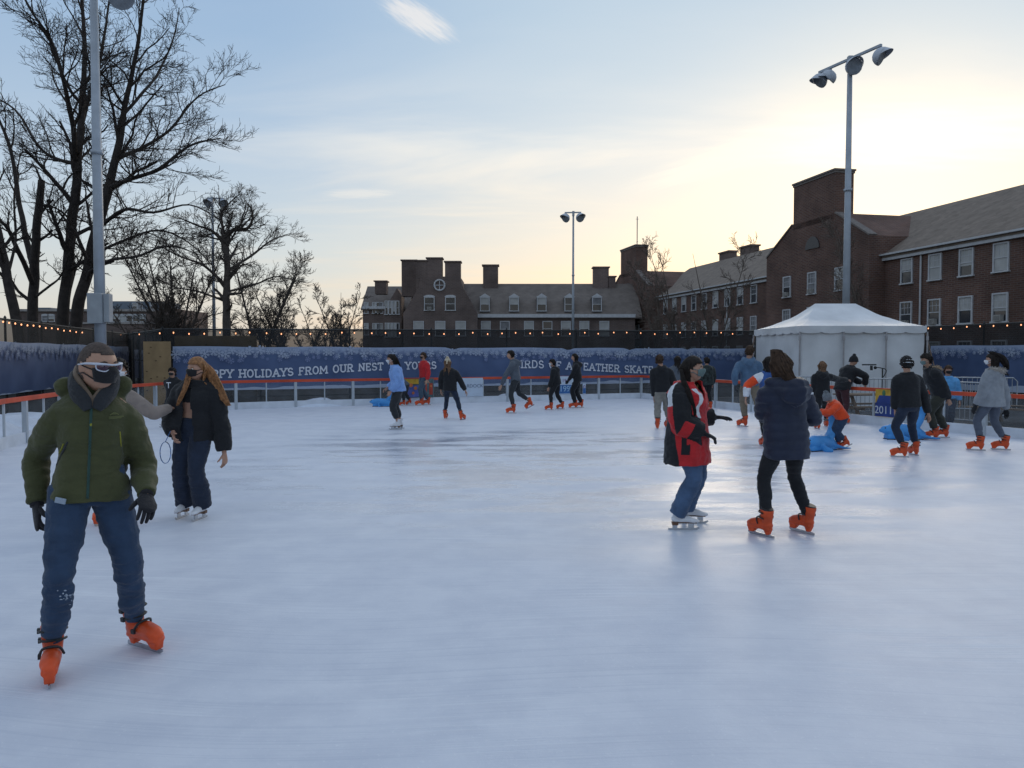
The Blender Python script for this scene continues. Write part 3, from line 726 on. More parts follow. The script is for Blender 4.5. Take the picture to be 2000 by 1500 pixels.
for px in (947, 1004, 1058, 1112, 1166):
    m = MB(); zz0, zz1 = bz(608), bz(580); a = bx(px)
    m.box(fb.p(a, (zz0 + zz1) / 2, -1.75), (1.5, 2.7, zz1 - zz0), fb.m); dn = m.build('dormer', mat('dormer_side', (.11, .10, .095), .8, .2, 2), bd)
    f3 = Facade(fb.p(0, 0, -.38), (1, 0, 0), (0, -1, 0)); window(f3, a, zz0, 1.42, zz1 - zz0, bd, False, 'gable', False)
# gable front with its cluster of stacks
Pj = 2.5; yg = YB - Pj
gx = lambda px: bx(px, yg); gz = lambda py: bz(py, yg)
g = MB(); prof = [(gx(788), 0), (gx(932), 0), (gx(932), gz(612)), (gx(925), gz(598)), (gx(902), gz(556)), (gx(899), gz(540)), (gx(822), gz(540)), (gx(818), gz(562)), (gx(788), gz(612))]
g.prism([fb.p(a, z, Pj) for a, z in prof], (0, 9, 0)); g.build('gable_wall', brick_far, bd)
for (p0, p1, pt, dd) in ((778, 808, 502, -3.5), (813, 834, 508, -.2), (833.6, 863, 503, -.2), (869, 899, 510, -.2)):
    c = MB(); zt = gz(pt); zb = gz(575); ww = gx(p1) - gx(p0); c.box(fb.p((gx(p0) + gx(p1)) / 2, (zt + zb) / 2, Pj - 1.2 + dd), (ww, 1.9, zt - zb), fb.m); c.box(fb.p((gx(p0) + gx(p1)) / 2, zt, Pj - 1.2 + dd), (ww + .3, 2.2, .18), fb.m); c.build('chimney', brick_far, rb_)
f4 = Facade(fb.p(0, 0, Pj), (1, 0, 0), (0, -1, 0))
for px in (839, 880): window(f4, gx(px), gz(607), 1.5, gz(580) - gz(607), bd, px == 839, 'arch', False)
for px in (818, 860, 900): window(f4, gx(px), gz(657), 1.5, gz(627) - gz(657), bd, False, 'flat', False)
c = MB(); pc = [(gx(859) + .75 * math.cos(k * PI / 12), gz(557) + .75 * math.sin(k * PI / 12)) for k in range(25)]
c.tube([fb.p(a, z, Pj + .08) for a, z in pc], .12, 6, cap=False); fb.box(c, gx(859), gz(557), Pj + .06, .1, 1.4, .06); fb.box(c, gx(859), gz(557), Pj + .064, 1.4, .1, .06)
c.build('round_window', trim_m, bd)
# receding wing at its side
yw = YB + 6
wx = lambda px: bx(px, yw); wz = lambda py: bz(py, yw)
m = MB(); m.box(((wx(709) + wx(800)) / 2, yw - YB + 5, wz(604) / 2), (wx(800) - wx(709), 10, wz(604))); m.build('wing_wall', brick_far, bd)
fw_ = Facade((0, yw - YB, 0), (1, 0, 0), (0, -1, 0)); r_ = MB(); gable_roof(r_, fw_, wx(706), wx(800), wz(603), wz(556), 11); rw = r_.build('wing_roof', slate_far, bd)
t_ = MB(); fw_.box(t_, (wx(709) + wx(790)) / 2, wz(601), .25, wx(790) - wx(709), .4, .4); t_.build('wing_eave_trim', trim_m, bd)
m = MB(); m.prism([fw_.p(wx(755), 0, 3.2), fw_.p(wx(790), 0, 3.2), fw_.p(wx(790), wz(580), 3.2), fw_.p(wx(782), wz(566), 3.2), fw_.p(wx(755), wz(612), 3.2)], (0, 3.5, 0)); m.build('side_bay', brick_far, bd)
f6 = Facade(fw_.p(0, 0, 3.2), (1, 0, 0), (0, -1, 0))
for px in (762, 769, 776, 783): window(f6, wx(px), wz(617), .55, wz(590) - wz(617), bd, False, 'flat', False); window(f6, wx(px), wz(660), .55, wz(632) - wz(660), bd, False, 'flat', False)
for px in (716, 732, 738, 745): window(fw_, wx(px), wz(613), .7, wz(585) - wz(613) - .4, bd, False, 'flat', False); window(fw_, wx(px), wz(655), .7, 1.9, bd, False, 'flat', False)
for (p0, p1, pt, yy) in ((735, 757, 550, 6), (944, 973, 519, 6), (1158, 1187, 523, 6), (1186, 1200, 541, 6)):
    c = MB(); y_ = YB + yy; xa, xb = at(p0, 690, y_).x - ox, at(p1, 690, y_).x - ox; zt = bz(pt, y_); zb = bz(575, y_)
    c.box(((xa + xb) / 2, yy, (zt + zb) / 2), (xb - xa, 1.9, zt - zb)); c.box(((xa + xb) / 2, yy, zt), (xb - xa + .35, 2.2, .18)); c.build('chimney', brick_far, rb_)

# --- hall behind the trees
YH = 150.0; hx = lambda px: at(px, 690, YH).x; hz = lambda py: at(0, py, YH).z
hall = empty('brick_hall', V((hx(180), YH, -.12)), 'distant flat roofed brick hall with arched windows seen between bare trunks', 'hall')
fh = Facade((0, 0, .12), (1, 0, 0), (0, -1, 0)); q = lambda px: hx(px) - hx(180)
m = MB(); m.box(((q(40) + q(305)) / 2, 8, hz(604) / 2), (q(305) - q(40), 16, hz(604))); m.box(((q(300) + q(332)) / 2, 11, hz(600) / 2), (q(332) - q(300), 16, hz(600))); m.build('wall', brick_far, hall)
m = MB(); m.box(((q(168) + q(300)) / 2, 9, (hz(604) + hz(584)) / 2), (q(296) - q(168), 10, hz(584) - hz(604)), taper=.93); m.box(((q(3) + q(46)) / 2, 14, hz(594) / 2), (q(46) - q(3), 10, hz(594))); m.build('upper_storey', mat('grey_blue_cladding', (.14, .17, .21), .7, .2, .3), hall)
t_ = MB(); fh.box(t_, (q(40) + q(305)) / 2, hz(606), .2, q(305) - q(40), .45, .4); fh.box(t_, (q(120) + q(305)) / 2, hz(631), .15, q(305) - q(120), .35, .3); t_.build('cornice', mat('cornice_stone', (.30, .28, .27), .8, .2, 1), hall)
for px in (90, 102, 156, 187, 228, 241, 254, 267, 279): window(fh, q(px), hz(629), 1.3, hz(616) - hz(629), hall, False, 'arch', False)
for px in (246, 257, 282): window(Facade((0, 3.9, .12), (1, 0, 0), (0, -1, 0)), q(px), hz(602), 1.0, 1.3, hall, False, 'flat', False)
# low pale structure (steps and railings) behind the trunks
m = MB()
for k in range(4): m.box((0, 0, .35 + .42 * k), (9, .25, .2))
for k in range(9): m.box((-4.4 + 1.1 * k, .1, .95), (.16, .16, 1.9))
o = m.build('railing', mat('railing_pale', (.34, .35, .36), .6, .2, 2), None, loc=(at(150, 690, 46).x, 46, -.12), rz=R(8)); tag(o, 'pale low railing behind the big bare tree trunks', 'railing')

# ------------------------------------------------------------------ tent
def tent_mat():
    m = mat('tent_vinyl', (.62, .64, .67), .42, .14, 1.0, .55, 3.0); return m
tv = tent_mat(); tstrap = mat('tent_strap', (.22, .15, .11), .8); tband = mat('tent_seam', (.34, .33, .34), .7)
TF = V((9.93, 27.0)); TL = V((9.72, 31.4)); TRr = V((at(1808, 650, 27.0).x, 27.0)); TB = V((TRr.x - .2, 31.4))
zt = at(1600, 637, 27).z; zv = zt - .24
ten = empty('marquee_tent', V(((TF.x + TRr.x) / 2, 29.2, -.12)), 'white frame tent with a hipped roof beside the rink', 'tent'); e0 = V(ten.location)
corners = [TF, TRr, TB, TL]; cen = V((e0.x, 29.2))
wm = MB()
for i in range(4):
    a, b = corners[i], corners[(i + 1) % 4]; n = 26
    for j in range(n + 1):
        t = j / n; p = a.lerp(b, t); o_ = (p - cen).normalized() * -.05
        for k in range(7):
            z = -.10 + (zv + .12 + .10) * k / 6
            w = .06 * noise.noise(V((t * 7 + i * 7, z * 1.1, 2))) + .015 * noise.noise(V((t * 30 + i, z * .6, 8)))
            q = p + o_ + o_.normalized() * w; wm.v.append((q.x - e0.x, q.y - e0.y, z + .12))
    base_ = len(wm.v) - (n + 1) * 7
    for j in range(n):
        for k in range(6):
            s0 = base_ + j * 7 + k; wm.f.append((s0, s0 + 7, s0 + 8, s0 + 1)); wm.mi.append(0)
wm.build('side_wall', tv, ten, True)
rg0, rg1 = V((at(1592, 593, 29.2).x, 29.2)), V((at(1671, 593, 29.2).x, 29.2)); zr = at(1630, 593, 29.2).z
rm = MB()
def roofpatch(P, Q, Rr, S, nu=14, nv=10):
    b0 = len(rm.v)
    for i in range(nu + 1):
        for j in range(nv + 1):
            u, v = i / nu, j / nv; lo = P.lerp(Q, u); hi = S.lerp(Rr, u); p = lo.lerp(hi, v)
            p = p + V((0, 0, -.14 * math.sin(PI * v) + .05 * noise.noise(V((p.x * 1.5, p.y * 1.5, p.z * 2))) * math.sin(PI * v)))
            rm.v.append(tuple(p - e0))
    for i in range(nu):
        for j in range(nv):
            s0 = b0 + i * (nv + 1) + j; rm.f.append((s0, s0 + nv + 1, s0 + nv + 2, s0 + 1)); rm.mi.append(0)
E = lambda p, z: V((p.x, p.y, z))
rL, rR = E(rg0, zr), E(rg1, zr)
roofpatch(E(TF, zt), E(TRr, zt), rR, rL); roofpatch(E(TRr, zt), E(TB, zt), rR, rR); roofpatch(E(TB, zt), E(TL, zt), rL, rR); roofpatch(E(TL, zt), E(TF, zt), rL, rL)
trf = rm.build('roof', tv, ten, True)
vm = MB()
for i in range(4):
    a, b = corners[i], corners[(i + 1) % 4]; L = (b - a).length; ns = 48; nscal = max(2, round(L / .72))
    b0 = len(vm.v)
    for j in range(ns + 1):
        t = j / ns; p = a.lerp(b, t); o_ = (p - cen).normalized() * .035
        dip = abs(math.sin(PI * t * nscal)) ** .5 * .05
        vm.v += [(p.x + o_.x - e0.x, p.y + o_.y - e0.y, zt - e0.z + .012), (p.x + o_.x - e0.x, p.y + o_.y - e0.y, zt - .20 - dip - e0.z)]
    for j in range(ns): s0 = b0 + 2 * j; vm.f.append((s0, s0 + 1, s0 + 3, s0 + 2)); vm.mi.append(0)
vm.build('valance', tv, ten, True)
for (p, zz) in [(TF, 0), (TF.lerp(TRr, .345), 0), (TF.lerp(TRr, .675), 0), (TRr, 0), (TL, 0), (TB, 0)]:
    o_ = (p - cen).normalized() * .06; s = MB(); s.tube([V((p.x + o_.x, p.y + o_.y, -.12)) - e0, V((p.x + o_.x, p.y + o_.y, zv + .05)) - e0], .028, 8); s.tube([V((p.x + o_.x, p.y + o_.y, zv - .25)) - e0, V((p.x + o_.x, p.y + o_.y, zv - .1)) - e0], .045, 8); s.build('pole', tband, ten)
for (p, dx, dy) in ((TL, -.55, -.2), (TRr, .55, -.3)):
    s = MB(); s.tube([V((p.x, p.y, zv)) - e0, V((p.x + dx, p.y + dy, -.1)) - e0], .018, 6); s.build('guy_strap', tstrap, ten)

# ------------------------------------------------------------------ light masts
pole_m = mat('pole_galvanised', (.36, .40, .45), .5, .1, 3, metallic=.2); lampm = mat('lamp_housing', (.46, .50, .56), .5, .1, 4); lens_m = mat('lamp_lens', (.26, .29, .33), .7, spec=.15)
def flood(root, c, aim, r):
    """bowl shaped sports floodlight with a visor"""
    aim = V(aim).normalized(); s = MB(); pr = [(-.55, .16), (-.50, .42), (-.30, .72), (0, .93), (.28, 1.0), (.42, 1.0)]
    s.tube([c + aim * r * a for a, b in pr], [r * b for a, b in pr], 16)
    side = aim.cross(V((0, 0, 1))).normalized(); up = side.cross(aim)
    n = 12; b0 = len(s.v)
    for i in range(n + 1):
        a = PI * i / n; q = side * math.cos(a) + up * math.sin(a)
        s.v += [tuple(c + q * r + aim * r * .42), tuple(c + q * r * 1.02 + aim * r * (.42 + .75 * math.sin(a)))]
    for i in range(n): k = b0 + 2 * i; s.f.append((k, k + 2, k + 3, k + 1)); s.mi.append(0)
    h = s.build('lamp_head', lampm, root, True)
    l = MB(); l.tube([c + aim * r * .425, c + aim * r * .44], [r * .96, r * .96], 16); l.build('lamp_lens', lens_m, h)
def mast(px, Y, ytop, rb, rt, label, arms, box=False, armdir=(1, 0, 0), armz=0):
    b = V((at(px, 690, Y).x, Y, -.12)); z = at(px, ytop, Y).z + .12
    root = empty('light_mast', b, label, 'light mast', 'floodlight masts around the rink')
    p = MB(); p.tube([(0, 0, 0), (0, 0, z * .5), (0, 0, z)], [rb, (rb + rt) / 2, rt], 14); p.tube([(0, 0, 0), (0, 0, .06)], rb * 1.9, 14); p.tube([(0, 0, z * .62), (0, 0, z * .62 + .12)], (rb + rt) / 2 * 1.25, 12); p.build('pole', pole_m, root, True)
    ad = V(armdir).normalized(); a = MB(); ext = [k[0] for k in arms]; a.bar(ad * (min(ext) - .15) + V((0, 0, z + armz)), ad * (max(ext) + .15) + V((0, 0, z + armz)), .11, .11)
    a.box((0, 0, z + armz / 2 + .02), (.2, .2, abs(armz) + .2)); a.build('cross_arm', pole_m, root)
    for (k, aim, r) in arms:
        c = ad * k + V((0, 0, z + armz - r * 1.0)); flood(root, c, aim, r)
        s = MB(); s.bar(ad * k + V((0, 0, z + armz)), c, .07, .07); s.build('bracket', pole_m, root)
    return root, z
mast(1651, 36.5, 128, .19, .11, 'tall floodlight mast with four bowl lamps rising behind the tent', [(-1.75, (-.8, -.1, -.75), .37), (-1.15, (-.6, .5, -.6), .37), (.15, (.1, -1, -.25), .39), (1.6, (.75, -.5, -.45), .40)], False, (.42, -1, 0), .30)
mast(1119, 70, 420, .13, .08, 'slender floodlight mast with a pair of lamps before the far dormitory', [(-.62, (-.7, -.6, -.5), .42), (.55, (.5, -.8, -.4), .42)], False, (1, -.1, 0), .22)
mast(419, 64, 392, .15, .09, 'floodlight mast half hidden by the smaller bare tree', [(-.25, (-.3, -1, -.4), .38), (.75, (.7, -.7, -.4), .36)], False, (1, .2, 0), .2)
lm_, z_ = mast(197, 22, -22, .165, .10, 'pale floodlight mast with a grey control box beside the big bare tree', [(.70, (.5, -.7, -.5), .36)], True, (1, .1, 0), .22)
zb0, zb1 = at(200, 632, 21.8).z, at(200, 573, 21.8).z
m = MB(); m.box((.02, -.20, (zb0 + zb1) / 2 + .12), (.40, .30, zb1 - zb0)); m.box((.31, -.16, (zb0 + zb1) / 2 + .13), (.16, .22, zb1 - zb0 - .05)); m.build('control_box', mat('box_grey', (.30, .33, .36), .5, .1, 4), lm_, bev=.012)

# ------------------------------------------------------------------ bare trees
bark = mat('bark', (.040, .033, .030), .95, .35, 5, .8, 14); bark_s = mat('bark_hazy', (.075, .062, .054), .95, .3, 4); bark_p = mat('bark_pale', (.13, .105, .088), .95, .3, 5); bark_h = mat('bark_far', (.105, .085, .072), .95, .3, 3)  # the crooked tree's bark is lightened so its colour carries haze
class Tree:
    def __init__(s, base, seed, rmin=.011, maxn=9000): s.base = V(base); s.r = random.Random(seed); s.big = MB(); s.fine = MB(); s.rmin = rmin; s.n = 0; s.maxn = maxn
    rs = .70
    def limb(s, pts, rad):
        """a guided limb; returns the smoothed path in the tree's frame"""
        P, Q = smooth_path([p - s.base for p in pts], [k * s.rs for k in rad], 5)
        P = [p + V((noise.noise(p * .9), noise.noise(p * .9 + V((9, 9, 9))), 0)) * max(q[0], .03) * .5 for p, q in zip(P, Q)]
        s.big.tube(P, [q[0] for q in Q], 9); return P, [q[0] for q in Q]
    def grow(s, p, d, L, r, depth, up=.12, spread=(25, 60)):
        s.n += 1
        if s.n > s.maxn or L < .22: return
        n = 5 if L > 1.2 else 4; pts = [p]; rd = [r]; q = p.copy(); dd = d.copy(); wob = .16
        r1 = max(s.rmin * .7, r * .42)
        for i in range(n):
            dd = (dd + V((s.r.gauss(0, wob), s.r.gauss(0, wob), s.r.gauss(0, wob) + up * (.5 if depth else .3)))).normalized()
            q = q + dd * (L / n); pts.append(q.copy()); rd.append(r + (r1 - r) * (i + 1) / n)
        tgt = s.big if r > .05 else s.fine
        tgt.tube(pts, rd, 7 if r > .05 else (4 if r > .02 else 3), cap=False)
        if depth <= 0: return
        s.side(pts, rd, L, depth, up, spread)
    def side(s, pts, rd, L, depth, up=.12, spread=(25, 60), t0=.22, dens=1.0):
        k = max(4, int((4.4 + L * 1.7) * dens)); m = len(pts) - 1
        for i in range(k):
            t = t0 + (1 - t0) * (i + s.r.random()) / k; f = t * m; j = min(int(f), m - 1); p = pts[j].lerp(pts[j + 1], f - j); d = (pts[j + 1] - pts[j]).normalized(); r = rd[j] + (rd[j + 1] - rd[j]) * (f - j)
            ax = d.orthogonal().normalized(); ax.rotate(Quaternion(d, s.r.uniform(0, 2 * PI))); nd = d.copy(); nd.rotate(Quaternion(ax, R(s.r.uniform(*spread))))
            if nd.z < -.25: nd.z *= .3; nd.normalize()
            s.grow(p, nd, L * s.r.uniform(.42, .70) * (1 - .35 * t), max(s.rmin, r * s.r.uniform(.38, .58)), depth - 1, up, spread)
    def done(s, label, m, group=None, name='bare_tree'):
        root = empty(name, s.base, label, 'tree', group)
        s.big.build('trunk', m, root, True); s.fine.build('branches', m, root, True); return root
GT = 'bare winter trees beyond the fence'
def A(px, py, Y): return at(px, py, Y)
# the big twin-stemmed tree
YT = 33.0; b = A(128, 690, YT); b.z = -.12
T = Tree(b, 4, .008, 70000)
limbs = [
 ([b, A(122, 660, YT), A(128, 560, YT), A(143, 440, YT), A(153, 330, YT), A(160, 215, YT + .5), A(165, 110, YT + 1), A(160, 0, YT + 1.5), A(150, -130, YT + 2)], [.42, .36, .32, .28, .25, .19, .14, .10, .05], 3.4),
 ([A(135, 690, YT) - V((0, 0, 0)), A(150, 620, YT - .3), A(170, 530, YT - .5), A(203, 400, YT - .8), A(228, 300, YT - 1), A(245, 205, YT - 1.2), A(262, 120, YT - 1.5), A(278, 20, YT - 2), A(285, -80, YT - 2)], [.36, .34, .31, .27, .21, .15, .11, .08, .04], 3.2),
 ([A(150, 320, YT), A(140, 230, YT - 1), A(122, 150, YT - 2), A(100, 80, YT - 2.4), A(60, 20, YT - 3), A(20, -60, YT - 3)], [.17, .14, .11, .09, .06, .04], 2.8),
 ([A(158, 250, YT + .5), A(180, 170, YT + 1.5), A(200, 95, YT + 2), A(212, 10, YT + 3), A(225, -80, YT + 3)], [.13, .11, .09, .06, .04], 2.6),
 ([A(215, 365, YT - .9), A(255, 350, YT - 2), A(310, 330, YT - 3), A(370, 285, YT - 3.6), A(430, 270, YT - 4)], [.15, .12, .09, .06, .03], 2.5),
 ([A(225, 310, YT - 1), A(275, 290, YT - .5), A(330, 255, YT), A(385, 190, YT + .6), A(440, 165, YT + 1)], [.13, .10, .08, .05, .025], 2.4),
 ([A(240, 225, YT - 1.2), A(275, 185, YT - .3), A(310, 140, YT + 1), A(340, 70, YT + 2), A(350, 15, YT + 2.4)], [.10, .085, .065, .045, .025], 2.3),
 ([A(150, 320, YT), A(110, 310, YT + .6), A(75, 285, YT + 1), A(30, 215, YT + 2), A(-30, 180, YT + 2.5)], [.13, .10, .08, .06, .035], 2.4),
 ([A(168, 540, YT - .5), A(210, 510, YT - 1.6), A(270, 500, YT - 2.4), A(330, 480, YT - 3), A(395, 500, YT - 3)], [.11, .09, .07, .045, .02], 1.9),
 ([A(178, 500, YT - .6), A(240, 470, YT + .5), A(310, 450, YT + 1.4), A(370, 475, YT + 2), A(425, 530, YT + 2)], [.10, .08, .06, .04, .02], 1.9),
 ([A(190, 450, YT - .7), A(240, 410, YT - 2), A(300, 415, YT - 3), A(370, 400, YT - 4), A(430, 430, YT - 4)], [.11, .09, .065, .04, .02], 2.0),
 ([A(143, 440, YT), A(128, 420, YT - 1), A(105, 405, YT - 1.5), A(60, 395, YT - 2)], [.08, .06, .045, .02], 1.5),
 ([A(200, 410, YT - .8), A(185, 330, YT + .6), A(188, 240, YT + 1.2), A(205, 150, YT + 1.5)], [.10, .08, .06, .03], 2.0),
]
for pts, rad, L in limbs:
    P, Q = T.limb(pts, rad); T.side(P, Q, L * 1.4, 4, .10, (25, 62), .22 if L > 3 else .12, 2.0)
T.done('big bare twin stemmed tree with wide spreading limbs behind the pale mast', bark, GT)
# the two trunks at its side
b = A(66, 690, 34); b.z = -.12; T = Tree(b, 14, .010, 9000)
for pts, rad, L in [([b, A(64, 640, 34), A(66, 540, 34), A(74, 450, 34), A(82, 352, 34)], [.36, .31, .28, .24, .20], 1.7),
                    ([A(66, 520, 34), A(48, 450, 34.5), A(35, 380, 35), A(20, 290, 35.5), A(-5, 225, 36), A(-30, 130, 36)], [.2, .17, .14, .11, .08, .05], 2.5),
                    ([A(66, 560, 34), A(40, 500, 33), A(10, 440, 32), A(-30, 420, 31.6)], [.17, .14, .10, .05], 1.9),
                    ([A(70, 580, 34), A(95, 560, 33), A(118, 540, 32.6), A(135, 495, 32)], [.08, .07, .05, .02], 1.4)]:
    P, Q = T.limb(pts, rad); T.side(P, Q, L * 1.3, 4 if L > 1.7 else 3, .14, (25, 60), .35, 1.1)
T.done('bare tree with a sawn off stub trunk between two larger neighbours', bark, GT)
b = A(42, 690, 30); b.z = -.12; T = Tree(b, 24, .010, 6000)
for pts, rad, L in [([b, A(34, 640, 30), A(12, 530, 30), A(-6, 440, 30), A(-30, 300, 30)], [.30, .27, .23, .18, .10], 2.2), ([A(14, 540, 30), A(30, 470, 31), A(28, 380, 31.4), A(40, 300, 32)], [.09, .07, .05, .03], 1.6)]:
    P, Q = T.limb(pts, rad); T.side(P, Q, L * 1.3, 4, .14, (25, 60), .4, 1.1)
T.done('bare leaning trunk cut by the edge of the view', bark, GT)
# the crooked smaller tree
b = A(444, 690, 58); b.z = -.12; T = Tree(b, 31, .012, 34000); y = 58; T.rs = .55
for pts, rad, L in [([b, A(442, 600, y), A(445, 530, y), A(440, 470, y), A(446, 455, y)], [.60, .50, .42, .38, .3], 3.0),
                    ([A(441, 475, y), A(455, 450, y), A(485, 445, y + .5), A(493, 415, y + 1), A(478, 390, y + 1)], [.3, .25, .20, .13, .05], 2.8),
                    ([A(440, 480, y), A(415, 452, y), A(385, 440, y - 1), A(350, 425, y - 1.4)], [.26, .19, .13, .05], 2.8),
                    ([A(441, 470, y), A(432, 420, y + 1), A(450, 395, y + 1), A(470, 378, y + 1)], [.24, .17, .10, .04], 2.6),
                    ([A(444, 530, y), A(490, 500, y + 1), A(530, 470, y + 1), A(570, 455, y + 2)], [.22, .16, .10, .04], 2.9),
                    ([A(443, 560, y), A(400, 520, y - 1), A(350, 500, y - 1), A(310, 480, y - 2)], [.22, .17, .11, .04], 2.9),
                    ([A(444, 570, y), A(500, 555, y + 1), A(540, 540, y + 2), A(580, 550, y + 2)], [.16, .12, .08, .03], 2.6),
                    ([A(443, 590, y), A(390, 570, y + 1), A(340, 560, y + 2), A(300, 540, y + 2)], [.16, .12, .08, .03], 2.6)]:
    P, Q = T.limb(pts, rad); T.side(P, Q, L * 1.2, 4, .08, (25, 65), .10, 1.75)
T.done('crooked bare tree with a rounded crown of fine twigs behind the far mast', bark_s, GT)
def auto_tree(px, Y, ytop, seed, label, m, rmin, stems=1, width=.35, n=3500, dens=1.9):
    b = A(px, 690, Y); b.z = -.12; T = Tree(b, seed, rmin, n); H = A(px, ytop, Y).z
    for k in range(stems):
        ang = T.r.uniform(0, 2 * PI); o_ = V((math.cos(ang), math.sin(ang), 0)) * H * width * (.25 if stems == 1 else .5)
        pts = [b + V((0, 0, 0)) + o_ * .06, b + V((0, 0, H * .3)) + o_ * .25, b + V((0, 0, H * .62)) + o_ * .6, b + V((0, 0, H * .95)) + o_]
        q_ = .6 if m is bark_p else .9; P, Q = T.limb(pts, [H * .02 * q_, H * .016 * q_, H * .010 * q_, H * .003 * q_]); T.side(P, Q, H * .36, 3, .12, (22, 55), .18, dens)
    return T.done(label, m, GT)
auto_tree(345, 60, 465, 51, 'dense bare tree with many thin upright stems beside the plywood hoarding', bark_s, .018, 7, .75, 9000)
auto_tree(505, 66, 500, 52, 'bare spreading tree with a low crown near the crooked tree', bark_s, .018, 5, .8, 6000)
auto_tree(560, 75, 540, 53, 'small bare tree with a flat crown beyond the crooked tree', bark_s, .02, 2, .8, 2200)
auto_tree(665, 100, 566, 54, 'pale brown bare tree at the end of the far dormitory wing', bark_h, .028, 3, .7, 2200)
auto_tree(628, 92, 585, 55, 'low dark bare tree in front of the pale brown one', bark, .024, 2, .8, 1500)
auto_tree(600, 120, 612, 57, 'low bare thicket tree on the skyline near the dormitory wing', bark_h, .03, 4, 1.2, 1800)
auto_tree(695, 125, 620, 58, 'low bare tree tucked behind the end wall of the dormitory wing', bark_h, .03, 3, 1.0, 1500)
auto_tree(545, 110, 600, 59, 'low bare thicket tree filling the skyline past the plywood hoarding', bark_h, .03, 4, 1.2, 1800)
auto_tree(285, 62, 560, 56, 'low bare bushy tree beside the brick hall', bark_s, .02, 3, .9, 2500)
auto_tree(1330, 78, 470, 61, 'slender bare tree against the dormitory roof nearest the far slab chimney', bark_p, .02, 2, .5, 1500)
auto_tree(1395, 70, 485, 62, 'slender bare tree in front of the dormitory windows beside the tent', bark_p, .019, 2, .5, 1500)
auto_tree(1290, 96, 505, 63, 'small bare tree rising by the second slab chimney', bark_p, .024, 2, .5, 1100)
auto_tree(1705, 58, 430, 64, 'bare young tree close to the gabled bay beside the mast', bark_p, .014, 2, .5, 1800)
# ------------------------------------------------------------------ figures
UP = V((0, 0, 1))
def cloth(name, rgb, rough=.85, var=.16, scale=9, bump=.25, bscale=90, fold=5.0):
    if name in MATS: return MATS[name]
    m = mat(name, rgb, rough, var, scale, bump, bscale, spec=.25); nt = m.node_tree; N = nt.nodes; L = nt.links; b = N['Principled BSDF']
    old = b.inputs['Normal'].links[0].from_node
    tc = N.new('ShaderNodeTexCoord'); mp = N.new('ShaderNodeMapping'); mp.inputs['Scale'].default_value = (1, 1, 1.9); mp.inputs['Rotation'].default_value = (.25, .2, 0); L.new(tc.outputs['Object'], mp.inputs[0])
    n = N.new('ShaderNodeTexNoise'); n.inputs['Scale'].default_value = fold; n.inputs['Detail'].default_value = 2; n.inputs['Distortion'].default_value = 1.1; L.new(mp.outputs[0], n.inputs['Vector'])
    bp = N.new('ShaderNodeBump'); bp.inputs['Strength'].default_value = .42; bp.inputs['Distance'].default_value = .055; L.new(n.outputs['Fac'], bp.inputs['Height']); L.new(bp.outputs['Normal'], old.inputs['Normal'])
    b.inputs['Sheen Weight'].default_value = .12
    return m
BLACK = cloth('cloth_black', (.014, .015, .018)); NAVY = cloth('quilted_navy', (.016, .022, .045), .55, .16, 9, .1, 90, 2.5); OLIVE = cloth('shell_olive', (.058, .062, .024), .7, .2, 5, .2, 60)
JEANS = cloth('denim_blue', (.030, .055, .105), .9, .25, 7, .3, 160); JEANS_D = cloth('denim_dark', (.020, .029, .052), .9, .2, 8, .3, 160); JEANS_M = cloth('denim_mid', (.060, .105, .19), .9, .28, 6, .3, 160)
BEIGE = cloth('wool_beige', (.26, .215, .19)); SKYBLUE = cloth('fleece_pale_blue', (.20, .34, .66)); RED = cloth('jacket_red', (.46, .018, .022), .7); GREY = cloth('hoodie_grey', (.085, .10, .125)); KHAKI = cloth('trousers_khaki', (.19, .155, .115)); KHAKI_P = cloth('trousers_stone', (.24, .225, .20))
STEEL = cloth('hoodie_steel_blue', (.075, .135, .22)); ROYAL = cloth('jacket_royal_blue', (.04, .10, .30)); ORANGE = cloth('jacket_orange', (.70, .065, .012), .6); PALE = cloth('wool_pale_grey', (.24, .26, .29)); LEG_G = cloth('leggings_grey', (.085, .10, .135)); DKOL = cloth('trousers_dark_olive', (.035, .036, .028)); CHAR = cloth('cloth_charcoal', (.030, .033, .038))
WHITEC = cloth('cloth_white', (.62, .64, .68)); PLAID = cloth('coat_plaid', (.022, .030, .030), .85, .9, 14); LBLUE = cloth('jacket_light_blue', (.10, .32, .62)); TANC = cloth('fleece_tan', (.17, .125, .09)); CREAM = cloth('knit_cream', (.50, .43, .32), .95, .2, 30, .5, 60); GREYK = cloth('knit_grey', (.16, .18, .20), .95, .2, 30, .5, 60); REDP = cloth('panel_maroon', (.14, .01, .018))
FUR = cloth('fur_pale', (.36, .33, .30), .95, .35, 40, .8, 120); FURT = cloth('fur_tan', (.34, .25, .17), .95, .35, 40, .8, 120)
MASKB = cloth('mask_black', (.018, .018, .020), .8); MASKW = cloth('mask_white', (.66, .68, .72), .8); MASKG = cloth('mask_grey_green', (.13, .19, .19), .8)
def skin(name, rgb): return mat(name, rgb, .5, .10, 30, .08, 150, spec=.4)
SKIN = skin('skin_light', (.42, .235, .165)); SKIN_T = skin('skin_tan', (.42, .24, .165)); SKIN_D = skin('skin_brown', (.16, .085, .058))
HAIRB = mat('hair_dark', (.016, .012, .010), .6, .5, 30, .3, 200, spec=.2); HAIRN = mat('hair_brown', (.055, .032, .020), .6, .5, 30, .3, 200, spec=.2); HAIRL = mat('hair_light_brown', (.15, .085, .05), .6, .5, 30, .3, 200, spec=.2); HAIRR = mat('hair_copper', (.27, .125, .05), .5, .5, 40, .3, 200, spec=.3); HAIRZ = mat('hair_buzzed', (.085, .062, .052), .8, .35, 70, .5, 260)
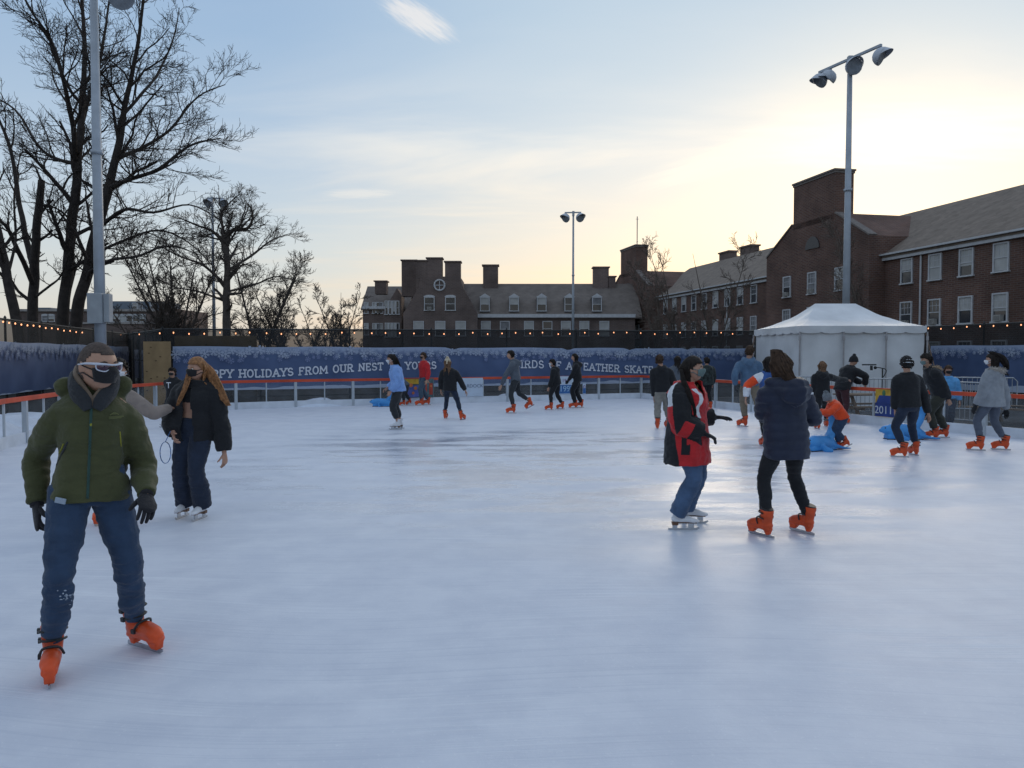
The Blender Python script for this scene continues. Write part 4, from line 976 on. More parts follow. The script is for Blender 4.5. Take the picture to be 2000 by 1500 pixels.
EYEW = mat('eye_white', (.6, .58, .55), .3, .05); EYED = mat('eye_dark', (.02, .012, .01), .2)
BOOTO = mat('skate_orange', (.62, .075, .016), .42, .30, 7, .12, 30); BOOTW = mat('skate_white', (.66, .67, .70), .4, .1, 10); SOLE = mat('skate_sole', (.13, .065, .035), .5); STEELB = mat('skate_steel', (.45, .47, .5), .25, .1, 20, metallic=.9); BUCK = mat('skate_buckle', (.02, .02, .022), .5)

def make_skates():
    out = {}
    # moulded rental boot with two pillars under it
    m = MB()
    m.tube(*rounded([(0, -.075, .125), (0, -.02, .13), (0, .06, .135), (0, .13, .125), (0, .165, .117)], [(.042, .040), (.046, .048), (.049, .050), (.052, .044), (.040, .032)], 3), 14, (1, 0, 0))
    m.tube([(0, -.04, .11), (0, -.045, .17), (0, -.05, .225), (0, -.056, .285)], [(.046, .062), (.052, .062), (.058, .068), (.062, .074)], 16, (1, 0, 0))
    m.box((0, .045, .089), (.082, .27, .022))
    m.prism([(-.026, -.105, .09), (-.026, -.012, .09), (-.026, -.045, .026), (-.026, -.075, .026)], (.052, 0, 0)); m.prism([(-.026, .055, .09), (-.026, .19, .09), (-.026, .175, .026), (-.026, .12, .026)], (.052, 0, 0))
    co, no, fs = remesh(m, .0075, 3); b = MB(); b.v = [tuple(c) for c in co]; b.f = fs; b.mi = [0] * len(fs)
    r = b.build('ice_skate', BOOTO, None, True)
    k = MB(); k.prism([(-.0035, -.135, .028), (-.0035, -.14, .004), (-.0035, -.12, 0), (-.0035, .17, 0), (-.0035, .195, .012), (-.0035, .20, .03)], (.007, 0, 0)); k.build('blade', STEELB, r)
    for pts in ([(-.060, .02, .135), (-.042, .05, .182), (0, .062, .194), (.042, .05, .182), (.060, .02, .135)], [(-.066, -.06, .20), (-.052, .0, .212), (0, .028, .216), (.052, .0, .212), (.066, -.06, .20)], [(-.07, -.06, .255), (-.055, .005, .266), (0, .026, .268), (.055, .005, .266), (.07, -.06, .255)]):
        s = MB(); p, q = smooth_path(pts, [.0075] * 5, 3); s.tube(p, q, 6); s.box(pts[-1], (.014, .03, .026)); s.build('buckle', BUCK, r)
    s = MB(); s.tube([(0, -.050, .275), (0, -.058, .305)], [(.057, .068), (.056, .066)], 14, (1, 0, 0)); s.build('liner', BUCK, r)
    out['orange'] = r
    m = MB()
    m.tube(*rounded([(0, -.072, .118), (0, -.01, .122), (0, .06, .118), (0, .12, .102), (0, .165, .096)], [(.034, .038), (.036, .044), (.041, .038), (.040, .028), (.024, .018)], 3), 14, (1, 0, 0))
    m.tube([(0, -.045, .10), (0, -.04, .17), (0, -.045, .21), (0, -.055, .265)], [(.036, .050), (.038, .050), (.043, .053), (.050, .060)], 16, (1, 0, 0))
    co, no, fs = remesh(m, .0075, 3); b = MB(); b.v = [tuple(c) for c in co]; b.f = fs; b.mi = [0] * len(fs)
    r = b.build('ice_skate', BOOTW, None, True)
    k = MB(); k.box((0, .055, .079), (.046, .20, .010)); k.box((0, -.068, .070), (.046, .06, .034), taper=1.15); k.build('sole', SOLE, r)
    k = MB(); k.prism([(-.003, -.14, .022), (-.003, -.14, .003), (-.003, -.12, 0), (-.003, .16, 0), (-.003, .19, .02), (-.003, .182, .034), (-.003, .15, .022)], (.006, 0, 0)); k.box((0, -.07, .037), (.014, .05, .034)); k.box((0, .10, .050), (.014, .06, .052)); k.build('blade', STEELB, r)
    k = MB()
    for i in range(7): z = .150 + .02 * i; y = .048 - .05 * (i / 6) ** .6; k.bar((-.018, y, z), (.018, y - .004, z + .008), .006, .006)
    k.build('laces', MASKW, r)
    out['white'] = r
    return out
PROTO = make_skates(); USED = set()

def two_bone(a, t, l1, l2, hint):
    d = t - a; L = d.length; mx = (l1 + l2) * .995
    if L > mx: k = L / mx; l1 *= k; l2 *= k
    u = d.normalized(); x = max(-1, min(1, (l1 * l1 + L * L - l2 * l2) / (2 * l1 * L))); h = hint - u * hint.dot(u)
    h = h.normalized() if h.length > 1e-4 else u.orthogonal()
    return a + u * (l1 * x) + h * (l1 * math.sqrt(max(0, 1 - x * x)))
def rotz(v, deg): q = v.copy(); q.rotate(Quaternion(UP, R(deg))); return q

def head_pt(u, h):
    x, y, z = u; X, Y, Z = x * .335, y * .42, z * .5
    if z < 0:
        k = -z; X *= 1 - .30 * k ** 1.5; Y *= (1 - .12 * k * k) if y > 0 else (1 - .45 * k); Y += .05 * k * k
    if y > .3:
        for sx_ in (-1, 1):
            dd = (x - sx_ * .34) ** 2 / .02 + (z - .06) ** 2 / .012; Y -= .035 * math.exp(-dd)
        Y += .02 * math.exp(-(x / .45) ** 2 - ((z - .24) / .1) ** 2)
    return V((X, Y, Z)) * h
def head_geo(h, mb, M, nu=28, nv=20, ears=True):
    t = MB(); t.ball((0, 0, 0), 1, nu, nv); mb.add([M @ head_pt(V(p), h) for p in t.v], t.f)
    P = lambda *p: M @ (V(p) * h)
    mb.tube(*rounded([P(0, .375, .10), P(0, .42, 0), P(0, .465, -.09), P(0, .40, -.13)], [.030 * h, .038 * h, .058 * h, .045 * h], 2), 8)
    mb.tube(*rounded([P(-.09, .365, -.245), P(0, .40, -.24), P(.09, .365, -.245)], [.022 * h, .032 * h, .022 * h], 2), 6)
    if ears:
        for s in (-1, 1): mb.ball(P(s * .335, -.03, -.02), (.035 * h, .075 * h, .125 * h), 8, 6, rot=M.to_3x3() @ Matrix.Rotation(R(-10 * s), 3, 'Z'))

def hand_geo(mb, w, d, n, thumb, L, curl=.5, fat=1.0, spread=1.0):
    """w wrist, d along the hand, n palm normal (palm side), thumb direction across"""
    d = d.normalized(); n = (n - d * n.dot(d)).normalized(); a = d.cross(n).normalized()
    if a.dot(thumb) < 0: a = -a
    mb.tube(*rounded([w - d * L * .05, w + d * L * .12, w + d * L * .33, w + d * L * .50], [(L * .13 * fat, L * .095 * fat), (L * .17 * fat, L * .09 * fat), (L * .215 * fat, L * .075 * fat), (L * .20 * fat, L * .06 * fat)], 2), 10, a)
    for i, (off_, ln) in enumerate(((.155, .44), (.052, .50), (-.052, .46), (-.15, .36))):
        p = w + d * L * (.47 - .02 * abs(i - 1.3)) + a * L * off_; dd = (d + a * (off_ * .5 * spread)).normalized(); ax = dd.cross(n); pts = [p - dd * L * .06, p]; c = curl * (1 + .12 * i)
        for f, k in ((.42, .45), (.33, .8), (.25, .6)):
            dd = dd.copy(); dd.rotate(Quaternion(ax, c * k)); p = p + dd * (L * ln * f); pts.append(p)
        mb.tube(*rounded(pts, [L * .048 * fat, L * .050 * fat, L * .046 * fat, L * .041 * fat, L * .034 * fat], 2, (False, True)), 7)
    p = w + d * L * .14 + a * L * .12 + n * L * .02; dd = (d * .75 + a * .65 + n * .25).normalized(); ax = dd.cross(n); pts = [p]
    for f, k in ((.16, 0), (.17, .3 * curl), (.13, .5 * curl)):
        dd = dd.copy(); dd.rotate(Quaternion(a.cross(d) if False else ax, k)); dd = (dd + d * .12 * curl).normalized(); p = p + dd * L * f; pts.append(p)
    mb.tube(*rounded(pts, [L * .06 * fat, L * .060 * fat, L * .052 * fat, L * .040 * fat], 2, (False, True)), 7)

def person(label, foot, top, yaw, feet, H=None, pelvis=None, neck=None, head=None, hyaw=None, hpitch=0, hroll=0, syaw=None, hands=(None, None), elbow=(None, None), jacket=None, legs=None, skate='orange',
           hair=None, hat=None, mask=None, gloves=None, sk=SKIN, vox=None, female=False, curl=(.5, .5), wide=1.0, fdep=.26, hood=None, hatm=.02, bend=.010, seat=False, slope=.055, hs=1.06):
    """foot: ground pixel; top: pixel row of the crown; feet/hands R then L. Pixel positions are turned into points in the world at the figure's own distance."""
    g0 = ground(*foot); Y0 = g0.y; ppm = F / Y0
    root = empty('person', g0, label, 'person')
    if H is None: H = (foot[1] - top) / ppm - .085 - (hatm if hat else 0) - .01
    fs = max(.68, min(.95, H / 1.80)); sk_h = .085 * fs
    if vox is None: vox = .0095 if Y0 < 6 else .012 if Y0 < 10 else .017 if Y0 < 19 else .022
    def wp(spec, default):
        if spec is None: return default
        return at(spec[0], spec[1], Y0 + (spec[2] if len(spec) > 2 else 0)) - g0
    fw = rotz(V((0, 1, 0)), yaw); rt = rotz(V((1, 0, 0)), yaw)
    syaw = yaw if syaw is None else syaw; sfw = rotz(V((0, 1, 0)), syaw); srt = rotz(V((1, 0, 0)), syaw)
    hyaw = syaw if hyaw is None else hyaw
    # feet
    ank, fm = [], []
    for f in feet:
        px, py, fy = f[0], f[1], f[2]; pit = f[3] if len(f) > 3 else 0; rol = f[4] if len(f) > 4 else 0; lift = f[5] if len(f) > 5 else 0
        c = ground(px, py); yc = min(max(c.y, Y0 - fdep), Y0 + fdep); q_ = at(px, py, yc); c = V((q_.x, yc, min(.10, max(0, q_.z)) if lift else 0)) - g0; lift = 0
        M = Matrix.Rotation(R(fy), 4, 'Z') @ Matrix.Rotation(R(rol), 4, 'Y')
        if pit:
            piv = V((0, .15, 0)) if pit < 0 else V((0, -.1, 0)); piv = piv * fs; M = M @ Matrix.Translation(piv) @ Matrix.Rotation(R(pit), 4, 'X') @ Matrix.Translation(-piv)
        M = Matrix.Translation(c + UP * lift) @ M; fm.append(M); ank.append(M @ (V((0, -.045, .170)) * fs))
    hw = .052 * H; thigh, shin = .243 * H, .243 * H
    pel = wp(pelvis, None)
    if pel is None or not seat:
        if pel is None: mid = (ank[0] + ank[1]) / 2; pel = V((mid.x, mid.y, 0)) + fw * .02
        zs = []
        for i, a_ in enumerate(ank):
            h_ = pel + rt * hw * (1 - 2 * i); dx_ = math.hypot(h_.x - a_.x, h_.y - a_.y); zs.append(a_.z + math.sqrt(max(.01, ((thigh + shin) * .992) ** 2 - dx_ ** 2)))
        pel.z = min(zs) - bend * H
    hips = [pel + rt * hw, pel - rt * hw]
    knees = [two_bone(h_, a_, thigh, shin, (fw * .8 + (M.to_3x3() @ V((0, 1, 0))) * .6)) for h_, a_, M in zip(hips, ank, fm)]
    torso = .305 * H
    nk = wp(neck, None)
    if nk is None: nk = pel + UP * torso + fw * .01 * H
    elif not seat:
        hd_ = math.hypot(nk.x - pel.x, nk.y - pel.y); nk.z = .35 * nk.z + .65 * (pel.z + math.sqrt(max(.02 * H * H, (.305 * H) ** 2 - hd_ ** 2)))
    hh = .132 * H * hs
    hc = wp(head, None)
    if hc is None: hc = nk + ((nk - pel).normalized() * .35 + UP * .65).normalized() * (.102 * H) + sfw * .012 * H
    if (hc - nk).length > .110 * H: hc = nk + (hc - nk).normalized() * (.110 * H)
    if (hc - nk).length < .092 * H: hc = nk + (hc - nk).normalized() * (.092 * H)
    axis = (nk - pel).normalized(); tl = (nk - pel).length
    sw = (.108 if female else .118) * H * wide
    sh = [nk - axis * slope * H + srt * sw, nk - axis * slope * H - srt * sw]
    ua_, fa_ = .165 * H, .15 * H; HL = .108 * H
    wr, elb = [], []
    for i in (0, 1):
        s = 1 if i == 0 else -1
        w = wp(hands[i], None)
        if w is None: w = sh[i] + V((0, 0, -(ua_ + fa_) * .965)) + srt * s * .045 * H + sfw * .035 * H
        hint = -sfw * .8 + srt * s * .35 - UP * .3
        if elbow[i] is not None: hint = wp(elbow[i], None) - (sh[i] + w) / 2
        wr.append(w); elb.append(two_bone(sh[i], w, ua_, fa_, hint))
    HM = Matrix.Translation(hc) @ Matrix.Rotation(R(hyaw), 4, 'Z') @ Matrix.Rotation(R(hroll), 4, 'Y') @ Matrix.Rotation(R(hpitch), 4, 'X')
    # hand frames
    hf = []
    for i in (0, 1):
        s = 1 if i == 0 else -1; d = (wr[i] - elb[i]).normalized(); n = -srt * s * .9 - sfw * .25 + UP * .0
        if abs(d.z) < .55: n = -UP * .9 - srt * s * .3
        hf.append((wr[i], d, n, sfw if abs(d.z) >= .55 else -srt * s))
    # the body: one continuous surface
    b = MB(); ref = rt
    def frame_lerp(t): q = (rt * (1 - t) + srt * t); return q.normalized()
    def torso_tube(mb, prof, add=0.0, n=20):
        """prof: (t along pelvis-neck, half width, half depth, forward shift) in units of H"""
        vs = []; P = [pel + axis * (tl * t) + (fw * (1 - min(1, max(0, t))) + sfw * min(1, max(0, t))) * (sf * H) for t, a_, b_, sf in prof]
        m = len(prof)
        for i, (t, a_, b_, sf) in enumerate(prof):
            s = frame_lerp(min(1, max(0, t))); ax = axis if t > .15 else (axis * .5 + UP * .5).normalized(); s = (s - ax * s.dot(ax)).normalized(); u = ax.cross(s)
            for k in range(n):
                an = 2 * PI * k / n; c, q = math.cos(an), math.sin(an)
                e = .82
                vs.append(P[i] + s * ((a_ * H + add) * math.copysign(abs(c) ** e, c)) + u * ((b_ * H + add) * math.copysign(abs(q) ** e, q)))
        fs_ = [(i * n + k, i * n + (k + 1) % n, (i + 1) * n + (k + 1) % n, (i + 1) * n + k) for i in range(m - 1) for k in range(n)]
        fs_ += [tuple(range(n))[::-1], tuple((m - 1) * n + k for k in range(n))]
        mb.add(vs, fs_)
    W_ = (.94 if female else 1.0); tw = (jacket or {}).get('tw', 1.0)
    TP = [(-.12, .060, .050, 0), (0, .092, .066, -.005), (.15, .094, .066, -.004), (.38, .080 * W_, .058, 0), (.62, .094 * W_, .068, .004), (.82, .100 * W_, .066, 0), (.94, .070, .048, -.004), (1.02, .036, .034, 0)]
    torso_tube(b, TP)
    b.tube(*rounded([sh[0], nk - axis * .012 * H, sh[1]], [.036 * H, .038 * H, .036 * H], 3), 10)
    b.tube([nk - axis * .03 * H, (nk + hc) / 2, HM @ (V((0, -.06, -.12)) * hh)], [(.036 * H), .033 * H, .036 * H], 12)
    for i in (0, 1):
        b.tube(*rounded([sh[i], sh[i].lerp(elb[i], .5), elb[i], elb[i].lerp(wr[i], .35), wr[i]], [.034 * H, .029 * H, .023 * H, .024 * H, .0155 * H], 3), 10)
        b.tube(*rounded([hips[i], hips[i].lerp(knees[i], .45), knees[i], knees[i].lerp(ank[i], .35), ank[i]], [.050 * H, .042 * H, .029 * H, .028 * H, .020 * H], 3), 12)
    head_geo(hh, b, HM)
    co, no, f_ = remesh(b, min(vox, .0105) if Y0 < 10 else vox * .8, 2, .4)
    b = MB(); b.v = [tuple(c) for c in co]; b.f = list(f_); b.mi = [0] * len(f_)
    for i in (0, 1):
        if not gloves: hand_geo(b, *hf[i], HL, curl[i])
    body = b.build('body', sk, root, True)
    # eyes and brows
    if Y0 < 20:
        for s in (-1, 1):
            e = MB(); c = HM @ (V((s * .125, .345, .035)) * hh); e.ball(c, .050 * hh, 8, 6); d = (HM.to_3x3() @ V((s * .04, 1, -.05))).normalized(); e.ball(c + d * .028 * hh, .029 * hh, 8, 6, 1); e.build('eye', [EYEW, EYED], body, True)
            e = MB(); e.tube([HM @ (V((s * .055, .395, .105)) * hh), HM @ (V((s * .13, .392, .13)) * hh), HM @ (V((s * .21, .345, .105)) * hh)], [.010 * hh, .016 * hh, .007 * hh], 5); e.build('eyebrow', hair[1] if hair else HAIRB, body, True)
    # ---- garments
    seed = RND.random() * 50
    def finish(mb, name, mats, v, amp, stretch=(9, 9, 9), fine=(26, 26, 40), fine_amp=.35, smooth=3, post=None, region=None, drop=None):
        co, no, f_ = remesh(mb, v, smooth)
        for i in range(len(co)):
            p = V(co[i]); n1 = noise.noise(V((p.x * stretch[0] + seed, p.y * stretch[1], p.z * stretch[2]))); n2 = noise.noise(V((p.x * fine[0], p.y * fine[1] + seed, p.z * fine[2])))
            a = amp(p) if callable(amp) else amp
            dlt = a * (n1 + fine_amp * n2)
            if post: dlt += post(p)
            co[i] += no[i] * dlt
        f_ = list(f_)
        out = MB(); out.v = [tuple(c) for c in co]
        if drop:
            keep = []
            for q in f_:
                c = V(co[list(q)].mean(axis=0))
                if not drop(c): keep.append(q)
            f_ = keep
        out.f = f_
        out.mi = [region(V(co[list(q)].mean(axis=0))) if region else 0 for q in f_]
        return out.build(name, mats, root, True)
    if legs:
        loose = legs.get('loose', .008); flare = legs.get('flare', 0); end = legs.get('end', .80); m = MB()
        lp = [(-.14, .055, .05, 0), (0, .094, .068, -.005), (.15, .094, .068, -.003), (.26, .088, .064, 0)]
        torso_tube(m, lp, loose * .6)
        for i in (0, 1):
            e_ = knees[i].lerp(ank[i], end); kn = knees[i]
            rr_ = [.054 * H + loose, .051 * H + loose, .037 * H + loose, .036 * H + loose + flare * .4, (.027 * H + loose + flare)]
            m.tube(*smooth_path([hips[i] + UP * .02, hips[i].lerp(kn, .45), kn, kn.lerp(e_, .45), e_], rr_, 4), 14)
        wr_ = legs.get('wrinkle', .006); zlow = min(a.z for a in ank)
        bunch = legs.get('bunch', 0)
        person.tr = finish(m, legs.get('name', 'trousers'), legs['mat'], vox * (.9 if Y0 < 10 else 1), lambda p: wr_ * (1 + .5 * (p.z < knees[0].z)), (8, 8, 13), (20, 20, 46), .5,
               post=(lambda p: bunch * noise.noise(V((p.x * 5 + seed, p.y * 5, p.z * 24))) * max(.15, min(1, 1.5 - (p.z - zlow) * 1.6))) if bunch else None, region=legs.get('region'))
    if jacket:
        J = jacket; puff = J.get('puff', .018); hem = J.get('hem', -.05); flare = J.get('flare', 0); m = MB()
        prof = []
        lo = hem
        if hem < -.02: prof += [(hem, .092 + flare, .068 + flare * .8, -.002 + J.get('hemshift', 0)), (hem * .5, .096 + flare * .6, .071 + flare * .5, -.004 + J.get('hemshift', 0) * .5)]
        elif hem < .05: prof += [(hem, .095 + flare, .070 + flare, -.002)]
        prof += [p for p in [(0.05, .095 + flare * .3, .070 + flare * .25, -.004), (.22, .094, .069, -.003), (.42, .088 * W_, .066, 0), (.64, .097 * W_, .072, .004), (.82, .102 * W_, .069, .0), (.94, .074, .052, -.004)] if p[0] > hem + .04]
        col_ = J.get('collar', .02)
        prof += [(1.02, .046, .043, .002), (1.06 + col_, .045, .044, .006)]
        prof = [(a_, b_ * tw if .1 < a_ < .98 else b_, c_, d_) for a_, b_, c_, d_ in prof]
        torso_tube(m, prof, puff, 26)
        m.tube(*rounded([sh[0], nk - axis * .022 * H, sh[1]], [.034 * H + puff * .8, .038 * H + puff * .6, .034 * H + puff * .8], 3), 12)
        slv = J.get('sleeve', .95); sf = J.get('sleeveflare', 0)
        for i in (0, 1):
            e_ = elb[i].lerp(wr[i], slv)
            m.tube(*smooth_path([sh[i], sh[i].lerp(elb[i], .5), elb[i], elb[i].lerp(e_, .5), e_], [.035 * H + puff * .85, .033 * H + puff * .95, .028 * H + puff * .9, .026 * H + puff * .9 + sf * .5, .020 * H + puff * .75 + sf], 4), 14)
        if hood or J.get('hood'):
            bk = -sfw; hk = J.get('hood', 1.0)
            m.tube(*rounded([nk + axis * .02 * H + srt * .052 * H * hk + bk * .01, nk - axis * .012 * H + bk * .052 * H + srt * .035 * H, nk - axis * .035 * H + bk * .070 * H * hk, nk - axis * .012 * H + bk * .052 * H - srt * .035 * H, nk + axis * .02 * H - srt * .052 * H * hk + bk * .01], [.030 * H, .040 * H * hk, .048 * H * hk, .040 * H * hk, .030 * H], 3), 10)
        wk = J.get('wrinkle', .007)
        el_ = [e.copy() for e in elb]
        def amp(p):
            d = min((p - e).length for e in el_); return wk * (1 + 1.1 * math.exp(-(d / .10) ** 2))
        q_ = J.get('quilt', 0)
        def quilt(p):
            t = (p - pel).dot(axis); return q_ * abs(math.sin(t * PI / .085)) - q_ * .5
        info = dict(H=H, pel=pel, axis=axis, tl=tl, nk=nk, sh=sh, elb=elb, wr=wr, sfw=sfw, srt=srt, puff=puff)
        reg = (lambda c: J['region'](c, info)) if J.get('region') else None
        drp = (lambda c: J['drop'](c, info)) if J.get('drop') else None
        jk = finish(m, J.get('name', 'jacket'), J['mat'], vox, amp, (8, 8, 8), (18, 18, 30), .45, post=quilt if q_ else None, region=reg, drop=drp)
        if J.get('drop'):
            sm = jk.modifiers.new('thick', 'SOLIDIFY'); sm.thickness = .012; sm.offset = -1
        if hood and hood.get('fur'):
            k = MB(); bk = -sfw; pts = [nk + axis * .02 * H + srt * .07 * H + bk * .0, nk + axis * .01 * H + bk * .075 * H + srt * .05 * H, nk - axis * .01 * H + bk * .10 * H, nk + axis * .01 * H + bk * .075 * H - srt * .05 * H, nk + axis * .02 * H - srt * .07 * H]
            P, Q = smooth_path(pts, [.03, .04, .045, .04, .03], 5)
            k.tube(P, Q, 10)
            for j in range(150):
                i = RND.randrange(len(P)); d = V((RND.gauss(0, 1), RND.gauss(0, 1), RND.gauss(0, 1))).normalized(); k.tube([P[i] + d * Q[i][0] * .6, P[i] + d * (Q[i][0] + .028)], [.012, .003], 4)
            k.build('fur_trim', hood['fur'], jk, True)
        person.info = info; person.jk = jk
    # ---- skates
    for i in (0, 1):
        src = PROTO[skate]
        if skate in USED: s = copy_tree(src, root)
        else: s = src; s.parent = root; USED.add(skate)
        s.matrix_local = fm[i] @ Matrix.Scale(fs, 4)
    # ---- gloves
    if gloves:
        for i in (0, 1):
            k = MB(); w, d, n, t = hf[i]; k.tube([w - d * .055, w - d * .02, w + d * .012], [.024 * H, .021 * H, .019 * H], 10); hand_geo(k, w, d, n, t, HL * 1.04, curl[i], 1.22); k.build('glove', gloves, root, True)
    HP = lambda *p: HM @ (V(p) * hh)
    def shell(cond, off_, nu=36, nv=26, bumpy=0, name='hair', m=None, par=body, thick=.006):
        t = MB(); t.ball((0, 0, 0), 1, nu, nv); k = MB(); vs = []
        for p in t.v:
            p = V(p); q = head_pt(p, hh); nn_ = V((p.x / .335, p.y / .42, p.z / .5)).normalized(); o_ = off_(p) if callable(off_) else off_
            if bumpy: o_ += bumpy * noise.noise(V((p.x * 5 + seed, p.y * 5, p.z * 5)))
            vs.append(HM @ (q + nn_ * o_))
        fs2 = [f for f in t.f if cond(sum((V(t.v[i]) for i in f), V()) / len(f))]
        us = sorted({i for f in fs2 for i in f}); mp_ = {j: i for i, j in enumerate(us)}
        k.add([vs[j] for j in us], [tuple(mp_[i] for i in f) for f in fs2]); o = k.build(name, m, par, True)
        sd_ = o.modifiers.new('thick', 'SOLIDIFY'); sd_.thickness = thick; sd_.offset = -1
        return o, k
    # ---- hair
    if hair:
        kind, hm = hair[0], hair[1]
        line = lambda p: p.z > (.42 + .10 * p.x * p.x if p.y > .45 else (.42 - 1.15 * (.45 - p.y) if p.y > -.1 else -.52))
        if kind == 'buzz': shell(lambda p: p.z > (.50 + .25 * p.x * p.x if p.y > .35 else (.50 - 1.3 * (.35 - p.y) if p.y > -.15 else -.42)), .0012, 56, 40, name='hair', m=hm, thick=.002)
        elif kind == 'short':
            o, k = shell(line, lambda p: .012 + .016 * max(0, p.z), bumpy=.014, m=hm, thick=.012)
            q = MB(); r = random.Random(int(seed * 100))
            for j in range(160):
                p = V((r.gauss(0, 1), r.gauss(0, 1), r.gauss(0, 1))).normalized()
                if not line(p): continue
                s0 = head_pt(p, hh); nn_ = V((p.x / .335, p.y / .42, p.z / .5)).normalized(); t_ = (V((r.uniform(-.5, .5), .3, r.uniform(-.6, .3)))); a_ = s0 + nn_ * .012; b_ = a_ + (nn_ * .6 + t_ * .7).normalized() * .03
                q.tube([HM @ a_, HM @ (a_ * .4 + b_ * .6 + nn_ * .004), HM @ b_], [.009, .008, .002], 4)
            q.build('hair_tufts', hm, o, True)
        elif kind in ('long', 'tied'):
            ln = hair[2]; blow = V(hair[3]) if len(hair) > 3 else V()
            o, k = shell(line, lambda p: .008 + .012 * max(0, p.z), bumpy=.006, m=hm, thick=.006)
            q = MB(); r = random.Random(int(seed * 100)); N = 300 if Y0 < 10 else 70
            hz_ = HM.to_3x3(); cdown = -UP
            for j in range(N):
                az = r.uniform(-PI * .98, PI * .98)            # 0 = back of the head
                face = hair[4] if len(hair) > 4 else 2.05
                if abs(az) > face: continue
                el0 = r.uniform(.0, 1.0); p = V((math.sin(az) * math.cos(el0), -math.cos(az) * math.cos(el0), math.sin(el0)))
                s0 = head_pt(p, hh); nn_ = V((p.x / .335, p.y / .42, p.z / .5)).normalized()
                st = HM @ (s0 + nn_ * .012); p2 = V((math.sin(az), -math.cos(az), -.05)); e0_ = HM @ (head_pt(p2.normalized(), hh) + p2 * .020)
                p3 = V((math.sin(az) * .86, -math.cos(az) * .9, -.7)); w3 = HM @ (V((p3.x * .40, p3.y * .47, -.44)) * hh)
                pts = [st, st.lerp(e0_, .55) + (hz_ @ nn_) * .016, e0_, w3]; L = ln * r.uniform(.75, 1.05); c = w3.copy(); outw = (hz_ @ V((p3.x, p3.y, 0)))
                for g_ in range(1, 5):
                    c = c + (cdown * (1 - min(.8, blow.length * g_ * .35)) + blow * (.35 * g_) + outw * (.75 if g_ == 1 else .22 if g_ == 2 else .0) + V((r.gauss(0, .10), r.gauss(0, .10), 0))).normalized() * (L / 4); pts.append(c.copy())
                P, Q = smooth_path(pts, [k_ * (.6 if Y0 < 10 else 1) for k_ in (.008, .010, .011, .011, .010, .009, .007, .002)], 2); q.tube(P, Q, 5)
            q.build('hair_strands', hm, o, True)
    # ---- hat
    if hat:
        kind, hm = hat[0], hat[1]
        lo = hat[2] if len(hat) > 2 else .12
        o, k = shell(lambda p: p.z > lo + .18 * p.y, lambda p: .016 + .020 * max(0, p.z) ** 2, bumpy=.005, name='beanie' if kind != 'hood' else 'hood', m=hm, thick=.014)
        if kind in ('beanie', 'pompom', 'striped'):
            k = MB(); pts = [HM @ (head_pt(V((math.cos(a_) * math.sqrt(1 - (lo + .18 * math.sin(a_)) ** 2 * .9), math.sin(a_) * math.sqrt(1 - (lo + .18 * math.sin(a_)) ** 2 * .9), lo + .03 + .18 * math.sin(a_))), hh) * 1.13) for a_ in [2 * PI * j / 20 for j in range(21)]]
            k.tube(pts, .017, 8, cap=False); k.build('brim', hm, o, True)
            if kind == 'pompom':
                k = MB(); c = HP(0, -.06, .64); k.ball(c, .036, 10, 8)
                for j in range(90): d = V((RND.gauss(0, 1), RND.gauss(0, 1), RND.gauss(0, 1))).normalized(); k.tube([c, c + d * .05], [.010, .003], 4)
                k.build('pompom', hat[3] if len(hat) > 3 else hm, o, True)
            if kind == 'striped':
                for zz in (.16, .52):
                    k = MB(); rr2 = math.sqrt(max(.05, 1 - zz * zz)); P = [HM @ (head_pt(V((math.cos(a_) * rr2, math.sin(a_) * rr2, zz)).normalized(), hh) * 1.12 + V((0, 0, .010))) for a_ in [2 * PI * j / 24 for j in range(25)]]
                    k.tube(P, .009, 6, cap=False); k.build('stripe', WHITEC, o, True)
    # ---- face mask
    if mask:
        k = MB(); na, nb = 15, 9
        for i in range(na):
            az = (i / (na - 1) - .5) * 2.0
            for j in range(nb):
                v = j / (nb - 1); wdt = 1 - .25 * abs(az / 1.12) ** 2; z = .06 - (.03 * abs(az)) - v * .62 * wdt - .1 * (1 - wdt)
                p = V((math.sin(az) * math.sqrt(max(.01, 1 - z * z)), math.cos(az) * math.sqrt(max(.01, 1 - z * z)), z)).normalized(); q = head_pt(p, hh)
                bul = .065 * math.exp(-(az / .45) ** 2) * math.exp(-((v - .30) / .32) ** 2); s_ = HM @ (q * 1.05 + V((0, bul * hh + .005, 0))); k.v.append(tuple(s_))
        for i in range(na - 1):
            for j in range(nb - 1): s0 = i * nb + j; k.f.append((s0, s0 + 1, s0 + nb + 1, s0 + nb)); k.mi.append(0)
        mk = k.build('face_mask', mask, root, True); sd_ = mk.modifiers.new('thick', 'SOLIDIFY'); sd_.thickness = .004
        for s in (-1, 1):
            k = MB(); i = na - 1 if s > 0 else 0
            for j in (1, nb - 2):
                k.tube([V(mk.data.vertices[i * nb + j].co), HP(s * .345, .06, .03 if j == 1 else -.10), HP(s * .36, -.08, .10 if j == 1 else -.12)], .0035, 5)
            k.build('ear_loop', mask, mk, True)
    person.ctx = dict(root=root, body=body, HM=HM, hh=hh, HP=HP, g0=g0, H=H, pel=pel, axis=axis, tl=tl, nk=nk, sh=sh, elb=elb, wr=wr, sfw=sfw, srt=srt, hf=hf, hips=hips, knees=knees, ank=ank, shell=shell, torso_tube=torso_tube, finish=finish, wp=wp, vox=vox)
    return root

